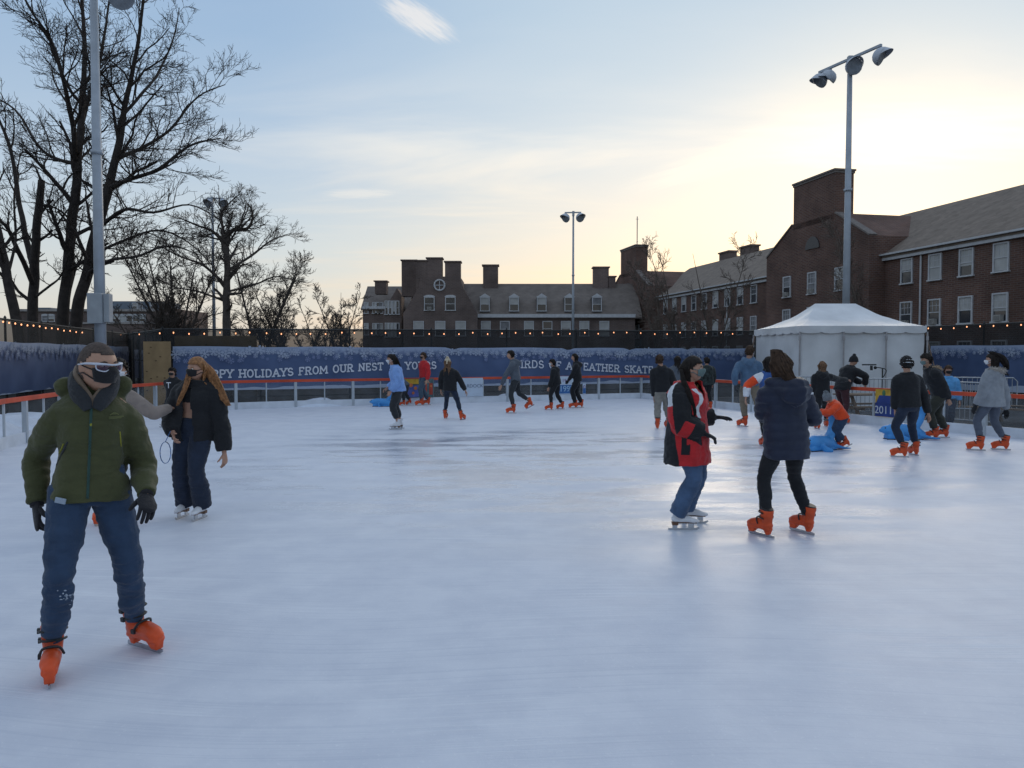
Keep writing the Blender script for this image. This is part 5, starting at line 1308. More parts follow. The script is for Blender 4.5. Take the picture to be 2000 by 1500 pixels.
def bundle(ctx, pts, w, n, m, dY=0, taper=.35, r=.010, name='hair_lock'):
    """a lock of hair: strands that follow one path and spread across it"""
    Y0 = ctx['g0'].y; P = [at(q[0], q[1], Y0 + (q[2] if len(q) > 2 else 0) + dY) - ctx['g0'] for q in pts]; k = MB(); rr_ = random.Random(int(P[0].x * 1000))
    for j in range(int(n * 1.9)):
        a_ = rr_.uniform(0, 2 * PI); q = math.sqrt(rr_.random()); ox_, oy_ = math.cos(a_) * q, math.sin(a_) * q * .6; path = []
        for i, p in enumerate(P):
            t = i / (len(P) - 1); ww = w * (.7 + .6 * math.sin(PI * min(1, t * 1.1))) * (1 - taper * t)
            path.append(p + V((ox_ * ww + rr_.gauss(0, .004), oy_ * ww + rr_.gauss(0, .004), oy_ * ww * .35)))
        if rr_.random() < .35: path = path[:-1] + [path[-1].lerp(path[-2], rr_.random() * .7)]
        r = .0042; S, Q = smooth_path(path, [r * .7] + [r] * (len(path) - 2) + [r * .25], 4); k.tube(S, Q, 5)
    k.build(name, m, ctx['body'], True)
from mathutils.bvhtree import BVHTree
def surf(ob):
    me = ob.data; return BVHTree.FromPolygons([v.co.copy() for v in me.vertices], [tuple(p.vertices) for p in me.polygons])
def on(bv, ctx, r, t, d=None, out=.003):
    """point on a garment: r metres to the wearer's right of the spine, t up the spine"""
    d = d or ctx['sfw']; p = ctx['pel'] + ctx['axis'] * (ctx['tl'] * t) + ctx['srt'] * r
    h = bv.ray_cast(p + d * .9, -d)
    return (h[0] + d * out) if h[0] is not None else None
def strip(name, bv, ctx, pts, w, m, par, d=None):
    P = [on(bv, ctx, r, t, d) for r, t in pts]; P = [p for p in P if p is not None]
    if len(P) < 2: return
    k = MB(); k.tube(P, [(w, w * .5)] * len(P), 6, ctx['srt']); return k.build(name, m, par, True)
def tor(c, I):
    q = c - I['pel']; t = q.dot(I['axis']) / I['tl']; return t, q.dot(I['srt']), q.dot(I['sfw'])
def seg(c, a, b):
    d = b - a; s = max(0, min(1, (c - a).dot(d) / d.length_squared)); return s, (c - (a + d * s)).length

# 1 the man in the green jacket
FUZZ = cloth('snow_dust', (.35, .40, .48), .95)
p1 = person('man in an olive green jacket, black mask and pale glasses gliding on orange skates', (190, 1300), 668, 206,
    [(103, 1323, 205, 0), (278, 1261, 240, 0, 6)], H=1.80, pelvis=(176, 962, 0), neck=(184, 776, .02), head=(190, 718, -.05), hyaw=244, hpitch=-3,
    hands=((72, 985, -.06), (286, 968, -.06)), elbow=((58, 885, .10), (266, 870, .12)),
    jacket=dict(mat=OLIVE, puff=.018, tw=.90, hem=-.10, flare=.010, wrinkle=.013, collar=.01, hood=1.5, sleeve=.97),
    legs=dict(mat=JEANS, loose=.009, end=.93, bunch=.012, wrinkle=.008, name='jeans'), hair=('buzz', HAIRZ), mask=MASKB, gloves=cloth('glove_black', (.018, .018, .022)), sk=SKIN_T, curl=(.75, .55), wide=.80, slope=.085, hs=1.13)
bt = surf(person.tr); k = MB()
for i in range(26):
    t_ = at(128 + RND.gauss(0, 12), 1164 + RND.gauss(0, 6), 4.0) - person.ctx['g0']; dd = (t_ + person.ctx['g0'] - CAM).normalized(); h = bt.ray_cast(t_ - dd * .5, dd)
    if h[0] is not None: k.ball(h[0] - dd * .002, (RND.uniform(.003, .010), .003, RND.uniform(.002, .005)), 6, 4)
if k.v: k.build('snow_dust', FUZZ, person.tr, True)
c1 = person.ctx; j1 = person.jk; b1 = surf(j1)
c1['torso_tube']
def neck_loop(name, m, sc_, t0, dt, w, th, gap):
    """a collar that starts at the chest, runs round the back of the neck and comes down the other side"""
    I = c1; pts = []
    for r, f, t in ((gap, .125, .84), (gap + .030, .118, .94), (.082, .060, 1.06), (.088, -.03, 1.14), (.05, -.082, 1.18), (0, -.092, 1.19), (-.05, -.082, 1.18), (-.088, -.03, 1.14), (-.082, .060, 1.06), (-gap - .030, .118, .94), (-gap, .125, .84)):
        k_ = sc_ if t > 1 else 1; pts.append(I['pel'] + I['axis'] * (I['tl'] * (t + dt * (1 if t > 1 else .4))) + I['srt'] * (r * k_) + I['sfw'] * (f * k_ + t0))
    k = MB(); P, Q = smooth_path(pts, [(w * .5, th)] + [(w, th)] * 9 + [(w * .5, th)], 4); k.tube(P, Q, 10, I['axis'] + I['sfw'] * .2)
    o = k.build(name, m, j1, True); return o
neck_loop('jacket_collar', CHAR, 1.20, .012, -.01, .052, .020, .020)
neck_loop('hoodie_collar', TANC, 1.0, .004, .05, .050, .018, .008)
strip('zipper', b1, c1, [(.005, t) for t in np.linspace(-.05, .92, 24)], .007, cloth('zip_teal', (.03, .07, .06)), j1)
strip('zip_pull', b1, c1, [(.004, .74), (.004, .69), (.006, .64)], .006, cloth('pull_yellow', (.26, .25, .03)), j1)
strip('zip_pull', b1, c1, [(.13, .50), (.14, .44), (.15, .40)], .004, MATS['pull_yellow'], j1)
strip('zip_pull', b1, c1, [(-.135, .60), (-.14, .52), (-.145, .44)], .004, MATS['pull_yellow'], j1)
strip('pocket_zip', b1, c1, [(.11, .52), (.135, .40), (.16, .28)], .005, CHAR, j1)
k = MB()
for (r0, t0), (r1, t1) in (((-.085, .775), (-.105, .80)), ((-.105, .80), (-.125, .775)), ((-.095, .785), (-.115, .785)), ((-.08, .755), (-.15, .755)), ((-.08, .742), (-.14, .742))):
    a_, b_ = on(b1, c1, r0, t0), on(b1, c1, r1, t1)
    if a_ is not None and b_ is not None: k.tube([a_, b_], .003, 5)
k.build('chest_logo', cloth('thread_olive', (.12, .13, .05)), j1)
for r_, t_ in ((.035, 1.02), (-.03, 1.03)):
    k = MB(); a_ = c1['pel'] + c1['axis'] * (c1['tl'] * t_) + c1['srt'] * r_ + c1['sfw'] * .118; k.tube([a_, a_ + V((0, 0, -.06)) + c1['sfw'] * .012, a_ + V((0, 0, -.12)) + c1['sfw'] * .012], [.004, .004, .006], 6); k.build('drawstring', MASKW, j1)
k = MB(); a_ = at(118, 978, c1['g0'].y - .20) - c1['g0']; k.box(a_, (.055, .014, .030), Matrix.Rotation(R(12), 3, 'Y')); k.build('phone', mat('phone_pale', (.30, .36, .44), .3, .1, 5), p1, bev=.004)
# wrap-round glasses
HP = c1['HP']; gm = mat('glasses_frame', (.55, .58, .66), .25, .05); gl = veil('glasses_lens', (.12, .07, .11), .55, .08, .1, 5, True)
g_ = MB(); h_ = c1['hh']
top_ = [HP(-.345, -.10, .05), HP(-.35, .12, .085), HP(-.285, .34, .09), HP(-.15, .45, .085), HP(0, .478, .07), HP(.15, .45, .085), HP(.285, .34, .09), HP(.35, .12, .085), HP(.345, -.10, .05)]
P_, Q_ = smooth_path(top_, [.0045, .006, .0075, .0055, .005, .0055, .0075, .006, .0045], 4); g_.tube(P_, Q_, 6); gf = g_.build('glasses', gm, p1, True)
for s in (-1, 1):
    k = MB(); k.tube(smooth_path([HP(s * .285, .345, .085), HP(s * .27, .36, -.02), HP(s * .15, .455, -.055), HP(s * .05, .475, .02)], [.0035] * 4, 4)[0], .0032, 5); k.build('lower_rim', gm, gf)
    k = MB(); up_ = [HP(s * .285, .345, .085), HP(s * .16, .45, .085), HP(s * .04, .478, .07)]; lo_ = [HP(s * .265, .36, -.015), HP(s * .15, .452, -.05), HP(s * .05, .474, .01)]
    k.add(up_ + lo_, [(0, 1, 4, 3), (1, 2, 5, 4)]); k.build('lens', gl, gf)

# 2 the skater half hidden behind him
p2 = person('skater in a beige coat and black trousers reaching out from behind the green jacket', (222, 1028), 690, 186,
    [(200, 1022, 185), (243, 1026, 188)], H=1.60, pelvis=(219, 868), neck=(220, 752), head=(233, 718, 0), hyaw=200, hands=((190, 870, 0), (333, 797, .25)), elbow=(None, (292, 790, .1)),
    jacket=dict(mat=BEIGE, puff=.022, hem=-.30, flare=.01, sleeve=.93, hood=1.0), legs=dict(mat=BLACK, loose=.012, end=.86, bunch=.012), hair=('short', HAIRB), mask=MASKW, female=True)
# 3 copper haired woman
def b_drop(c, I):
    t, r, f_ = tor(c, I)
    da = min(seg(c, I['sh'][i], I['elb'][i])[1] for i in (0, 1)); db = min(seg(c, I['elb'][i], I['wr'][i])[1] for i in (0, 1))
    return f_ > .02 and t < .92 and abs(r + .015) < .065 - .03 * t and min(da, db) > .075
p3 = person('woman with long copper hair in an open black jacket and wide dark jeans', (376, 1013), 703, 172,
    [(358, 1010, 176), (392, 1014, 172)], H=1.67, pelvis=(379, 860), neck=(386, 757), head=(385, 728, -.04), hyaw=152, hroll=-4, hands=((338, 846, -.20), (438, 884, 0)), elbow=((322, 812, .05), (444, 820, .08)),
    jacket=dict(mat=BLACK, puff=.048, hem=-.22, flare=.004, sleeve=.95, wrinkle=.013, drop=b_drop, hood=1.2, sleeveflare=.008), legs=dict(mat=JEANS_D, loose=.022, flare=.030, end=1.08, bunch=.008, name='jeans'), skate='white',
    hair=('long', HAIRR, .20, (.5, .1, 0), 1.5), mask=MASKB, female=True)
c3 = person.ctx
bundle(c3, [(392, 706, .02), (408, 722, -.02), (424, 752, -.04), (437, 778, -.06), (446, 792, -.06)], .045, 170, HAIRR)
bundle(c3, [(378, 708, -.05), (370, 728, -.10), (364, 752, -.17), (352, 778, -.2), (346, 792, -.2)], .024, 60, HAIRR)
k = MB(); c3['torso_tube'](k, [(.55, .079, .058, .001), (.64, .089, .066, .005), (.82, .094, .064, .0), (.95, .062, .046, -.002)], .010, 22); c3['finish'](k, 'crop_top', BLACK, .012, .003)
ly = MB(); w0 = at(333, 842, c3['g0'].y - .27) - c3['g0']; pts = [w0]
for i in range(25):
    a_ = 2 * PI * i / 24; pts.append(at(325 + 10.5 * math.sin(a_) - 2, 884 - 21 * math.cos(a_), c3['g0'].y - .27 + .03 * math.sin(a_)) - c3['g0'])
ln_ = MB(); ln_.tube([p + c3['g0'] - c3['g0'] for p in pts], [(.010, .003)] * len(pts), 6, (0, 1, 0))
lo_ = ln_.build('lanyard', mat('lanyard_blue', (.09, .19, .42), .7, .9, 40), None, True, loc=c3['g0']); tag(lo_, 'looped blue and white lanyard hanging from the copper haired woman', 'lanyard')
# 4 youngster in black hoodie
p4 = person('youngster in a black hoodie with a white print, behind the copper haired woman', (345, 836), 709, 172,
    [(322, 832, 150, 0, 0, 0), (356, 838, 180)], H=1.42, hands=((333, 770, -.1), (364, 775, 0)), jacket=dict(mat=BLACK, puff=.03, hem=-.05, hood=1.0), legs=dict(mat=BLACK, loose=.022, end=.95, bunch=.01), skate='white', hair=('short', HAIRB), mask=MASKB)
c4 = person.ctx; j4 = person.jk; b4 = surf(j4)
vs, fs_ = text_mesh('T', .20); k = MB(); vv = []
for q in vs: h = on(b4, c4, .03 - q.x, .66 + q.y / c4['tl']); vv.append((h if h is not None else c4['pel']) + c4['sfw'] * (q.z + .006))
k.add(vv, fs_); k.build('chest_print', WHITEC, j4)
# 5 pale blue fleece
person('young woman in a pale blue fleece and white skates facing the barrier side', (775, 839), 690, 97, [(779, 834, 96), (774, 839, 97)], pelvis=(778, 765), neck=(772, 711), head=(763, 700), hyaw=105, hpitch=-6,
    hands=((757, 757, .1), (764, 764, -.2)), jacket=dict(mat=SKYBLUE, puff=.045, hem=-.07, flare=.012, wrinkle=.012, sleeveflare=.012), legs=dict(mat=CHAR, loose=.022, end=.72, bunch=.008), skate='white', hair=('long', HAIRB, .34, (0, 0, 0), 1.3), mask=MASKW, female=True)
bundle(person.ctx, [(768, 692, 0), (774, 704, 0), (780, 722, -.08), (784, 742, -.08)], .05, 30, HAIRB)
# 6 red jacket
person('man in a bright red jacket and grey jeans standing by the far boards', (827, 792), 687, 128, [(834, 791, 100), (821, 792, 100)], hyaw=125, hands=((835, 742, .1), None), jacket=dict(mat=RED, puff=.035, hem=-.04), legs=dict(mat=JEANS_M if False else cloth('jeans_grey_blue', (.055, .085, .12)), loose=.02, end=.85), hair=('short', HAIRN), mask=MASKB, sk=SKIN_T)
# 7 child bending at the seal
person('child in dark clothes bent over the far blue seal beside the pale blue fleece', (792, 792), 733, 95, [(801, 790, 100, -18), (787, 792, 95)], H=1.22, pelvis=(795, 762), neck=(780, 745), head=(771, 739), hands=((758, 757, .15), (757, 760, -.1)), jacket=dict(mat=GREY, puff=.025, hem=-.02), legs=dict(mat=CHAR, loose=.018, end=.82), hair=('short', HAIRB))
# 8 cream beanie
person('girl in a cream bobble hat and black jacket skating away with one arm out', (884, 819), 694, 8, [(903, 820, -28, 0, -8), (870, 818, -12)], pelvis=(879, 768), neck=(877, 716), head=(873, 706), hyaw=20, hands=((909, 763, 0), (861, 762, 0)), elbow=((898, 740, .1), (858, 738, .1)),
    jacket=dict(mat=BLACK, puff=.034, hem=-.10, flare=.01), legs=dict(mat=JEANS_D, loose=.006, end=.72), hair=('long', HAIRL, .24, (0, 0, 0), 1.5), hat=('pompom', CREAM, .05), female=True, hatm=.05)
# 9 grey hoodie man
person('man in a grey hoodie striding along with one heel lifted', (1014, 806), 682, 82, [(1038, 799, 62, -28, 0, .03), (1000, 808, 92)], H=1.74, pelvis=(1007, 750), neck=(1003, 702), head=(996, 691), hyaw=92, hands=((1010, 752, .2), (979, 753, -.15)), elbow=(None, (984, 728, -.1)),
    jacket=dict(mat=GREY, puff=.03, hem=-.04, hood=1.1), legs=dict(mat=CHAR, loose=.012, end=.74), hair=('short', HAIRB), sk=SKIN_T)
# 10, 11 dark pair
person('skater all in black with a pale mask, shorter one of the dark pair', (1086, 800), 700, 72, [(1096, 799, 70), (1074, 801, 82)], pelvis=(1087, 756), neck=(1083, 716), head=(1078, 708), hyaw=95, hands=(None, (1072, 757, -.1)), jacket=dict(mat=BLACK, puff=.035, hem=-.06, hood=1.0), legs=dict(mat=BLACK, loose=.014, end=.78), hair=('short', HAIRB), mask=MASKW)
person('tall skater all in black with long dark hair and a glove stretched to the boards', (1127, 797), 690, 85, [(1133, 796, 88), (1121, 797, 92)], pelvis=(1128, 750), neck=(1125, 706), head=(1122, 697), hyaw=80, hands=(None, (1110, 743, -.05)), jacket=dict(mat=BLACK, puff=.028, hem=-.10, hood=1.1), legs=dict(mat=BLACK, loose=.02, end=.95), hair=('long', HAIRB, .22, (.1, 0, 0), 1.5), gloves=BLACK)
# 12 stone trousers
person('boy in a black top and stone coloured trousers skating towards the far corner', (1290, 838), 693, -8, [(1306, 829, 15, -14), (1284, 838, -4)], H=1.62, pelvis=(1293, 772), neck=(1292, 716), head=(1288, 704), hyaw=-20, hands=((1322, 768, 0), (1277, 775, .05)), jacket=dict(mat=BLACK, puff=.03, hem=-.08, hood=.8), legs=dict(mat=KHAKI_P, loose=.022, end=.80, bunch=.012), hair=('short', HAIRN), mask=MASKW)
# 13, 14 seen past the red jacket
person('long haired skater in a grey coat partly behind the boy in stone trousers', (1322, 808), 694, 0, [(1330, 808, -5), (1315, 808, 5)], jacket=dict(mat=GREY, puff=.03, hem=-.2), legs=dict(mat=BLACK, loose=.01, end=.8), hair=('long', HAIRB, .32, (.1, 0, 0), 1.6), female=True)
person('skater in a dark plaid coat peeping out from behind the red jacket', (1380, 799), 697, 20, [(1387, 799, 10), (1373, 799, 25)], jacket=dict(mat=PLAID, puff=.05, hem=-.25, wrinkle=.012), legs=dict(mat=BLACK, loose=.015, end=.85), hair=('short', HAIRB))
# 15 red jacket woman
def r_region(c, I):
    t, r, f_ = tor(c, I); H = I['H']
    s, d = seg(c, I['sh'][0], I['elb'][0]); s2, d2 = seg(c, I['elb'][0], I['wr'][0]); lim = .030 * H + I['puff'] + .010
    s3, d3 = seg(c, I['elb'][1], I['wr'][1])
    if d3 < lim and f_ > .05: return 1
    if min(d, d2) < lim and r > .06:
        if d <= d2:
            q = c - (I['sh'][0] + (I['elb'][0] - I['sh'][0]) * s); ff = q.dot(I['sfw'])
            if ff < -.012: return 2 if s < .42 else 0
            return 1
        q = c - (I['elb'][0] + (I['wr'][0] - I['elb'][0]) * s2)
        return 0 if (s2 < .42 and q.z < .035) else 1
    if t > .90 and f_ < .03: return 2 if abs(r) < .10 and t < 1.0 else (0 if t >= 1.0 else 1)
    if f_ < -.03 + .10 * max(0, .2 - t) and t < .84: return 1
    zig = .075 + .03 * math.sin(t * 17) - .05 * (t - .6)
    if .36 < t < .93 and f_ > .02 and abs(r - .085 - .025 * math.sin(t * 15)) < .026: return 2
    if r > .02 and -.34 < t < .02 and .055 < f_ < .13 and not (-.14 < t < -.04 and f_ > .10): return 1
    return 0
def r_drop(c, I):
    t, r, f_ = tor(c, I); return f_ > 0 and t > .70 and abs(r) < .01 + (t - .70) * .22
p15 = person('woman in a red, black and white oversized jacket with white figure skates, palm held out', (1340, 1032), 684, 230,
    [(1331, 1035, 268), (1349, 1021, 262)], H=1.68, pelvis=(1343, 880), neck=(1342, 757, .0), head=(1353, 722, -.02), hyaw=248, hpitch=2, hands=((1374, 846, -.16), (1396, 815, .30)), elbow=((1306, 838, -.22), (1350, 825, .3)),
    jacket=dict(mat=[RED, BLACK, WHITEC], puff=.060, hem=-.56, flare=.026, hemshift=-.004, wrinkle=.012, region=r_region, drop=r_drop, sleeve=.90, sleeveflare=.014, collar=.01), legs=dict(mat=JEANS_M, loose=.020, flare=.020, end=1.02, bunch=.005, name='jeans'), skate='white',
    hair=('long', HAIRB, .26, (0, 0, 0), 1.45), mask=MASKG, gloves=MATS['glove_black'], female=True, curl=(.45, .25), vox=.0068)
c15 = person.ctx
bundle(c15, [(1331, 722, -.08), (1335, 745, -.16), (1347, 772, -.22), (1356, 800, -.20), (1357, 812, -.19)], .020, 60, HAIRB)
bundle(c15, [(1362, 742, .09), (1369, 770, .06), (1373, 805, .05), (1376, 838, .05)], .022, 26, HAIRB)
k = MB(); k.tube([c15['nk'] + c15['srt'] * (.055 * math.cos(a_)) + c15['sfw'] * (.085 + .012 * math.sin(a_)) + UP * (.0 - .05 * math.sin(a_)) for a_ in np.linspace(0, PI, 9)], .0018, 5); k.build('necklace', mat('gold_chain', (.6, .42, .15), .3, .1, 10, metallic=.8), p15)
# 16 long navy coat
p16 = person('woman in a long quilted navy coat and orange skates turned away, with brown hair', (1528, 1046), 677, 14,
    [(1570, 1041, 27, 0, 4), (1491, 1047, 32, 0, -3)], H=1.66, pelvis=(1535, 862), neck=(1531, 752), head=(1524, 714, .02), hyaw=24, hpitch=-8, hands=((1552, 800, .34), (1512, 800, .34)), elbow=((1592, 815, .05), (1482, 815, .05)),
    jacket=dict(mat=NAVY, puff=.050, hem=-.36, flare=.004, quilt=.011, wrinkle=.006, hood=1.75), legs=dict(mat=BLACK, loose=.004, end=.92, bunch=.007, name='leggings'), hair=('long', HAIRN, .16, (.35, 0, 0), 2.0), female=True, curl=(.8, .8))
c16 = person.ctx; bundle(c16, [(1516, 684, -.08), (1522, 704, -.13), (1531, 724, -.17), (1543, 741, -.19), (1551, 752, -.19)], .07, 230, HAIRN); b16 = surf(person.jk); h_ = on(b16, c16, .135, .87, -c16['sfw'], .004)
if h_ is not None:
    k = MB(); k.box(h_, (.055, .012, .022), c16['HM'].to_3x3()); k.build('logo_patch', WHITEC, person.jk, bev=.004)
# 17 tall steel blue hoodie
person('tall man in a steel blue hoodie and khaki trousers at the bend of the barrier', (1468, 835), 673, -14, [(1487, 840, -20, -12, 0), (1452, 829, 40)], pelvis=(1464, 762), neck=(1462, 704), head=(1465, 685), hyaw=-48, hands=((1492, 760, .1), (1436, 752, 0)), jacket=dict(mat=STEEL, puff=.032, hem=-.05, hood=1.15), legs=dict(mat=KHAKI, loose=.018, end=.80, bunch=.01), hair=('short', HAIRN), mask=MASKW, gloves=cloth('glove_grey', (.05, .055, .065)))
# 18 orange sleeve
def s_region(c, I):
    s, d = seg(c, I['sh'][1], I['elb'][1]); s2, d2 = seg(c, I['elb'][1], I['wr'][1])
    if min(d, d2) < .095:
        if d < d2: return 2 if s < .30 else 1
        return 2 if s2 > .25 else 1
    return 0
person('skater in a royal blue top with one orange and white sleeve beside the navy coat', (1500, 872), 694, 6, [(1512, 872, 0), (1492, 872, 10)], H=1.56, neck=(1502, 722), head=(1501, 706), hands=((1530, 790, .1), (1457, 776, 0)), elbow=(None, (1474, 742, 0)), jacket=dict(mat=[ROYAL, ORANGE, WHITEC], puff=.035, hem=-.1, region=s_region), legs=dict(mat=BLACK, loose=.012, end=.8), hair=('long', HAIRB, .10, (0, 0, 0), 2.0))
# 19 light brown hair
person('skater in a black coat with light brown hair holding on to a friend', (1601, 836), 701, -12, [(1614, 832, -8), (1597, 838, 4)], pelvis=(1606, 776), neck=(1606, 724), head=(1606, 711), hands=((1655, 742, .5), (1590, 778, .1)), elbow=((1634, 742, .3), None), jacket=dict(mat=BLACK, puff=.034, hem=-.08, hood=1.2), legs=dict(mat=BLACK, loose=.018, end=.9), hair=('long', HAIRL, .16, (0, 0, 0), 1.8), female=True)
# 20 pompom at the rail
def st_region(c): return 0
person('person in a black coat and bobble hat leaning on the orange rail', (1640, 826), 681, -62, [(1648, 828, -70), (1632, 824, -50)], H=1.66, pelvis=(1644, 766, .1), neck=(1661, 706, .2), head=(1673, 692, .15), hyaw=-95, hpitch=-12, hands=((1690, 752, .1), (1682, 748, .45)), elbow=((1685, 730, 0), None), jacket=dict(mat=BLACK, puff=.045, hem=-.10, wrinkle=.012, hood=1.1), legs=dict(mat=REDP if False else cloth('trousers_dark_red_stripe', (.05, .018, .022)), loose=.02, end=.9), hat=('pompom', BLACK, -.05), hair=None, hatm=.06)
# 21 child in orange
person('small child in an orange jacket and grey bobble hood pushing the blue seal', (1643, 880), 761, 92, [(1658, 879, 70, -34, 0, .02), (1634, 878, 96)], H=1.10, pelvis=(1645, 828), neck=(1625, 788), head=(1612, 773, -.02), hyaw=95, hpitch=-25, hands=((1600, 801, .12), (1604, 806, -.10)), elbow=((1612, 808, .1), (1610, 812, -.2)), jacket=dict(mat=ORANGE, puff=.034, hem=-.06, wrinkle=.008), legs=dict(mat=JEANS, loose=.024, end=.78, bunch=.006), hat=('pompom', GREYK, -.35), hair=None, gloves=GREYK, hatm=.03)
# 22 striped beanie
person('man in black with a white striped beanie skating away in the middle of the group', (1773, 893), 694, 6, [(1786, 889, 4), (1760, 893, 68)], pelvis=(1776, 790), neck=(1772, 720), head=(1770, 705), hyaw=12, hands=((1813, 808, .05), (1748, 800, .1)), elbow=((1808, 760, .1), (1744, 755, .1)), jacket=dict(mat=BLACK, puff=.034, hem=-.02, hood=None), legs=dict(mat=JEANS_D, loose=.010, end=.76), hat=('striped', BLACK, -.1), hair=('short', HAIRB))
# 23 fur hood
person('dark haired man in a black parka with a fur trimmed hood bending forward', (1833, 858), 682, 78, [(1842, 855, 80), (1822, 858, 88)], pelvis=(1836, 784), neck=(1817, 716), head=(1806, 697), hyaw=92, hpitch=-12, hands=((1830, 790, .3), (1852, 780, -.1)), elbow=(None, (1858, 750, -.1)), jacket=dict(mat=BLACK, puff=.05, hem=-.14, wrinkle=.010), legs=dict(mat=DKOL, loose=.026, end=.82, bunch=.012), hair=('short', HAIRB), mask=MASKG, hood=dict(fur=FURT), sk=SKIN_T)
# 24 grey coat
person('woman in a pale grey hooded coat with wind blown dark hair and grey leggings', (1933, 880), 682, 32, [(1958, 879, 58), (1909, 880, 62)], H=1.66, pelvis=(1938, 790), neck=(1940, 722), head=(1937, 700), hyaw=62, hands=((1965, 800, .2), (1906, 792, .0)), jacket=dict(mat=PALE, puff=.045, hem=-.24, flare=.026, wrinkle=.010), legs=dict(mat=LEG_G, loose=.010, end=.76), hair=('long', HAIRB, .26, (.55, -.1, -.1), 1.7), mask=MASKW, hood=dict(fur=FUR), female=True, gloves=BLACK)
bundle(person.ctx, [(1936, 687, 0), (1950, 694, -.05), (1961, 706, -.08), (1967, 722, -.1)], .085, 50, HAIRB)
# 25 beyond the glass
person('person in a light blue jacket waiting outside the barrier by the tent', (1849, 838), 716, 170, [(1842, 838, 170), (1856, 838, 175)], H=1.5, jacket=dict(mat=LBLUE, puff=.04, hem=-.06), legs=dict(mat=JEANS_D, loose=.02, end=.9), hair=('short', HAIRN), mask=MASKB).location.z -= .12

# ------------------------------------------------------------------ blue seal skating aids
sealm = mat('seal_blue', (.055, .27, .62), .4, .12, 4, .05, 30); dk = mat('seal_dark', (.02, .02, .025), .4)
def seal_proto():
    m = MB(); m.tube(*rounded([(0, .50, .20), (0, .40, .215), (0, .22, .20), (0, 0, .19), (0, -.22, .17), (0, -.40, .12)], [(.045, .045), (.11, .10), (.16, .16), (.185, .17), (.16, .15), (.10, .09)], 4), 16, (1, 0, 0))
    m.tube(*rounded([(0, -.20, .22), (0, -.34, .40), (0, -.40, .58), (0, -.40, .70)], [(.13, .11), (.12, .075), (.13, .055), (.15, .04)], 4), 14, (1, 0, 0))
    for s in (-1, 1):
        m.tube(*rounded([(s * .12, .10, .12), (s * .24, .12, .06), (s * .33, .05, .035)], [(.05, .08), (.03, .075), (.02, .05)], 3), 10, (0, 1, 0)); m.tube(*rounded([(s * .10, -.35, .10), (s * .16, -.55, .05), (s * .20, -.68, .04)], [(.06, .05), (.07, .03), (.05, .02)], 3), 10, (1, 0, 0))
    m.box((0, 0, .06), (.24, .78, .09))
    co, no, fs = remesh(m, .014, 4); b = MB(); b.v = [tuple(c) for c in co]; b.f = fs; b.mi = [0] * len(fs)
    root = empty('skating_aid_seal', (0, 0, 0), 'x', 'skating aid', 'blue seal shaped skating aids')
    b.build('seal_body', sealm, root, True)
    k = MB(); k.tube([(-.26, -.40, .66), (.26, -.40, .66)], .02, 8); k.build('handle_bar', dk, root, True)
    for s in (-1, 1):
        k = MB(); k.ball((s * .075, .43, .26), .018, 8, 6); k.build('eye', dk, root, True)
    for s in (-1, 1):
        k = MB(); k.box((s * .10, 0, .009), (.02, .80, .018)); k.build('runner', dk, root)
    return root
sp_ = seal_proto()
for i, (px, py, yw, lab, sc_) in enumerate(((746, 794, 92, 'blue seal skating aid with its nose along the far boards beside the pale blue fleece', .76), (1603, 880, 118, 'blue seal skating aid pushed by the child in orange', .80), (1764, 858, 88, 'blue seal skating aid half hidden behind the man in the striped beanie', .90))):
    s = sp_ if i == 0 else copy_tree(sp_); s.location = ground(px, py); s.rotation_euler = (0, 0, R(yw)); s.scale = (sc_,) * 3; s['label'] = lab

# ------------------------------------------------------------------ sponsor boards and barricades
signw = mat('sign_white', (.46, .54, .64), .5, .08, 3); ink = mat('sign_ink', (.10, .13, .20), .5)
def on_boards(px, path=BF):
    for a, b in zip(path, path[1:]):
        k = lineY(a, b, px)
        if -1e-6 <= k <= 1 + 1e-6: return a.lerp(b, k), (b - a).normalized()
    return None
def sign(px0, px1, z0, z1, label, m, path=BF, outward=-.05, draw=None):
    a, d = on_boards(px0, path); b, _ = on_boards(px1, path); d = (b - a).normalized(); n = V((d.y, -d.x)); p = a - n * outward * 1.0
    w = (b - a).length; o = empty('sponsor_board', (p.x, p.y, z0), label, 'sign', rz=math.atan2(d.y, d.x))
    k = MB(); k.box((w / 2, 0, (z1 - z0) / 2), (w, .012, z1 - z0)); k.build('board', m, o)
    if draw: draw(o, w, z1 - z0)
    return o
def put(o, txt, size, x, z, m, name='lettering', y=-.009, sx_=1.0):
    vs, fs = text_mesh(txt, size); k = MB(); k.add([(x + q.x * sx_, y - q.z, z + q.y) for q in vs], fs); k.build(name, m, o)
def blocks(o, items, name, m):
    k = MB()
    for x, z, w, h in items: k.box((x, -.009, z), (w, .006, h))
    k.build(name, m, o)
yel = mat('print_yellow', (.50, .30, .03), .5, .3, 5); pur = mat('print_blue_violet', (.09, .12, .36), .5, .3, 5); rdp = mat('print_red', (.40, .05, .03), .5, .3, 6); grn = mat('print_green', (.06, .16, .07), .5, .4, 6)
def kids_board(o, w, h):
    blocks(o, [(w * .24, h * .85, w * .46, h * .26)], 'yellow_print', yel); blocks(o, [(w * .30, h * .34, w * .5, h * .62)], 'violet_print', pur)
    blocks(o, [(w * .66, h * .30, w * .2, h * .5), (w * .68, h * .72, w * .16, h * .3), (w * .9, h * .45, w * .12, h * .6)], 'red_print', rdp)
    k = MB()
    for x, z, r_ in ((.2, .66, .07), (.36, .5, .06), (.28, .25, .05), (.66, .4, .05), (.9, .6, .045)): k.ball((x * w, -.012, z * h), (r_, .005, r_), 10, 6)
    k.build('orange_print', mat('print_orange', (.55, .16, .05), .5), o)
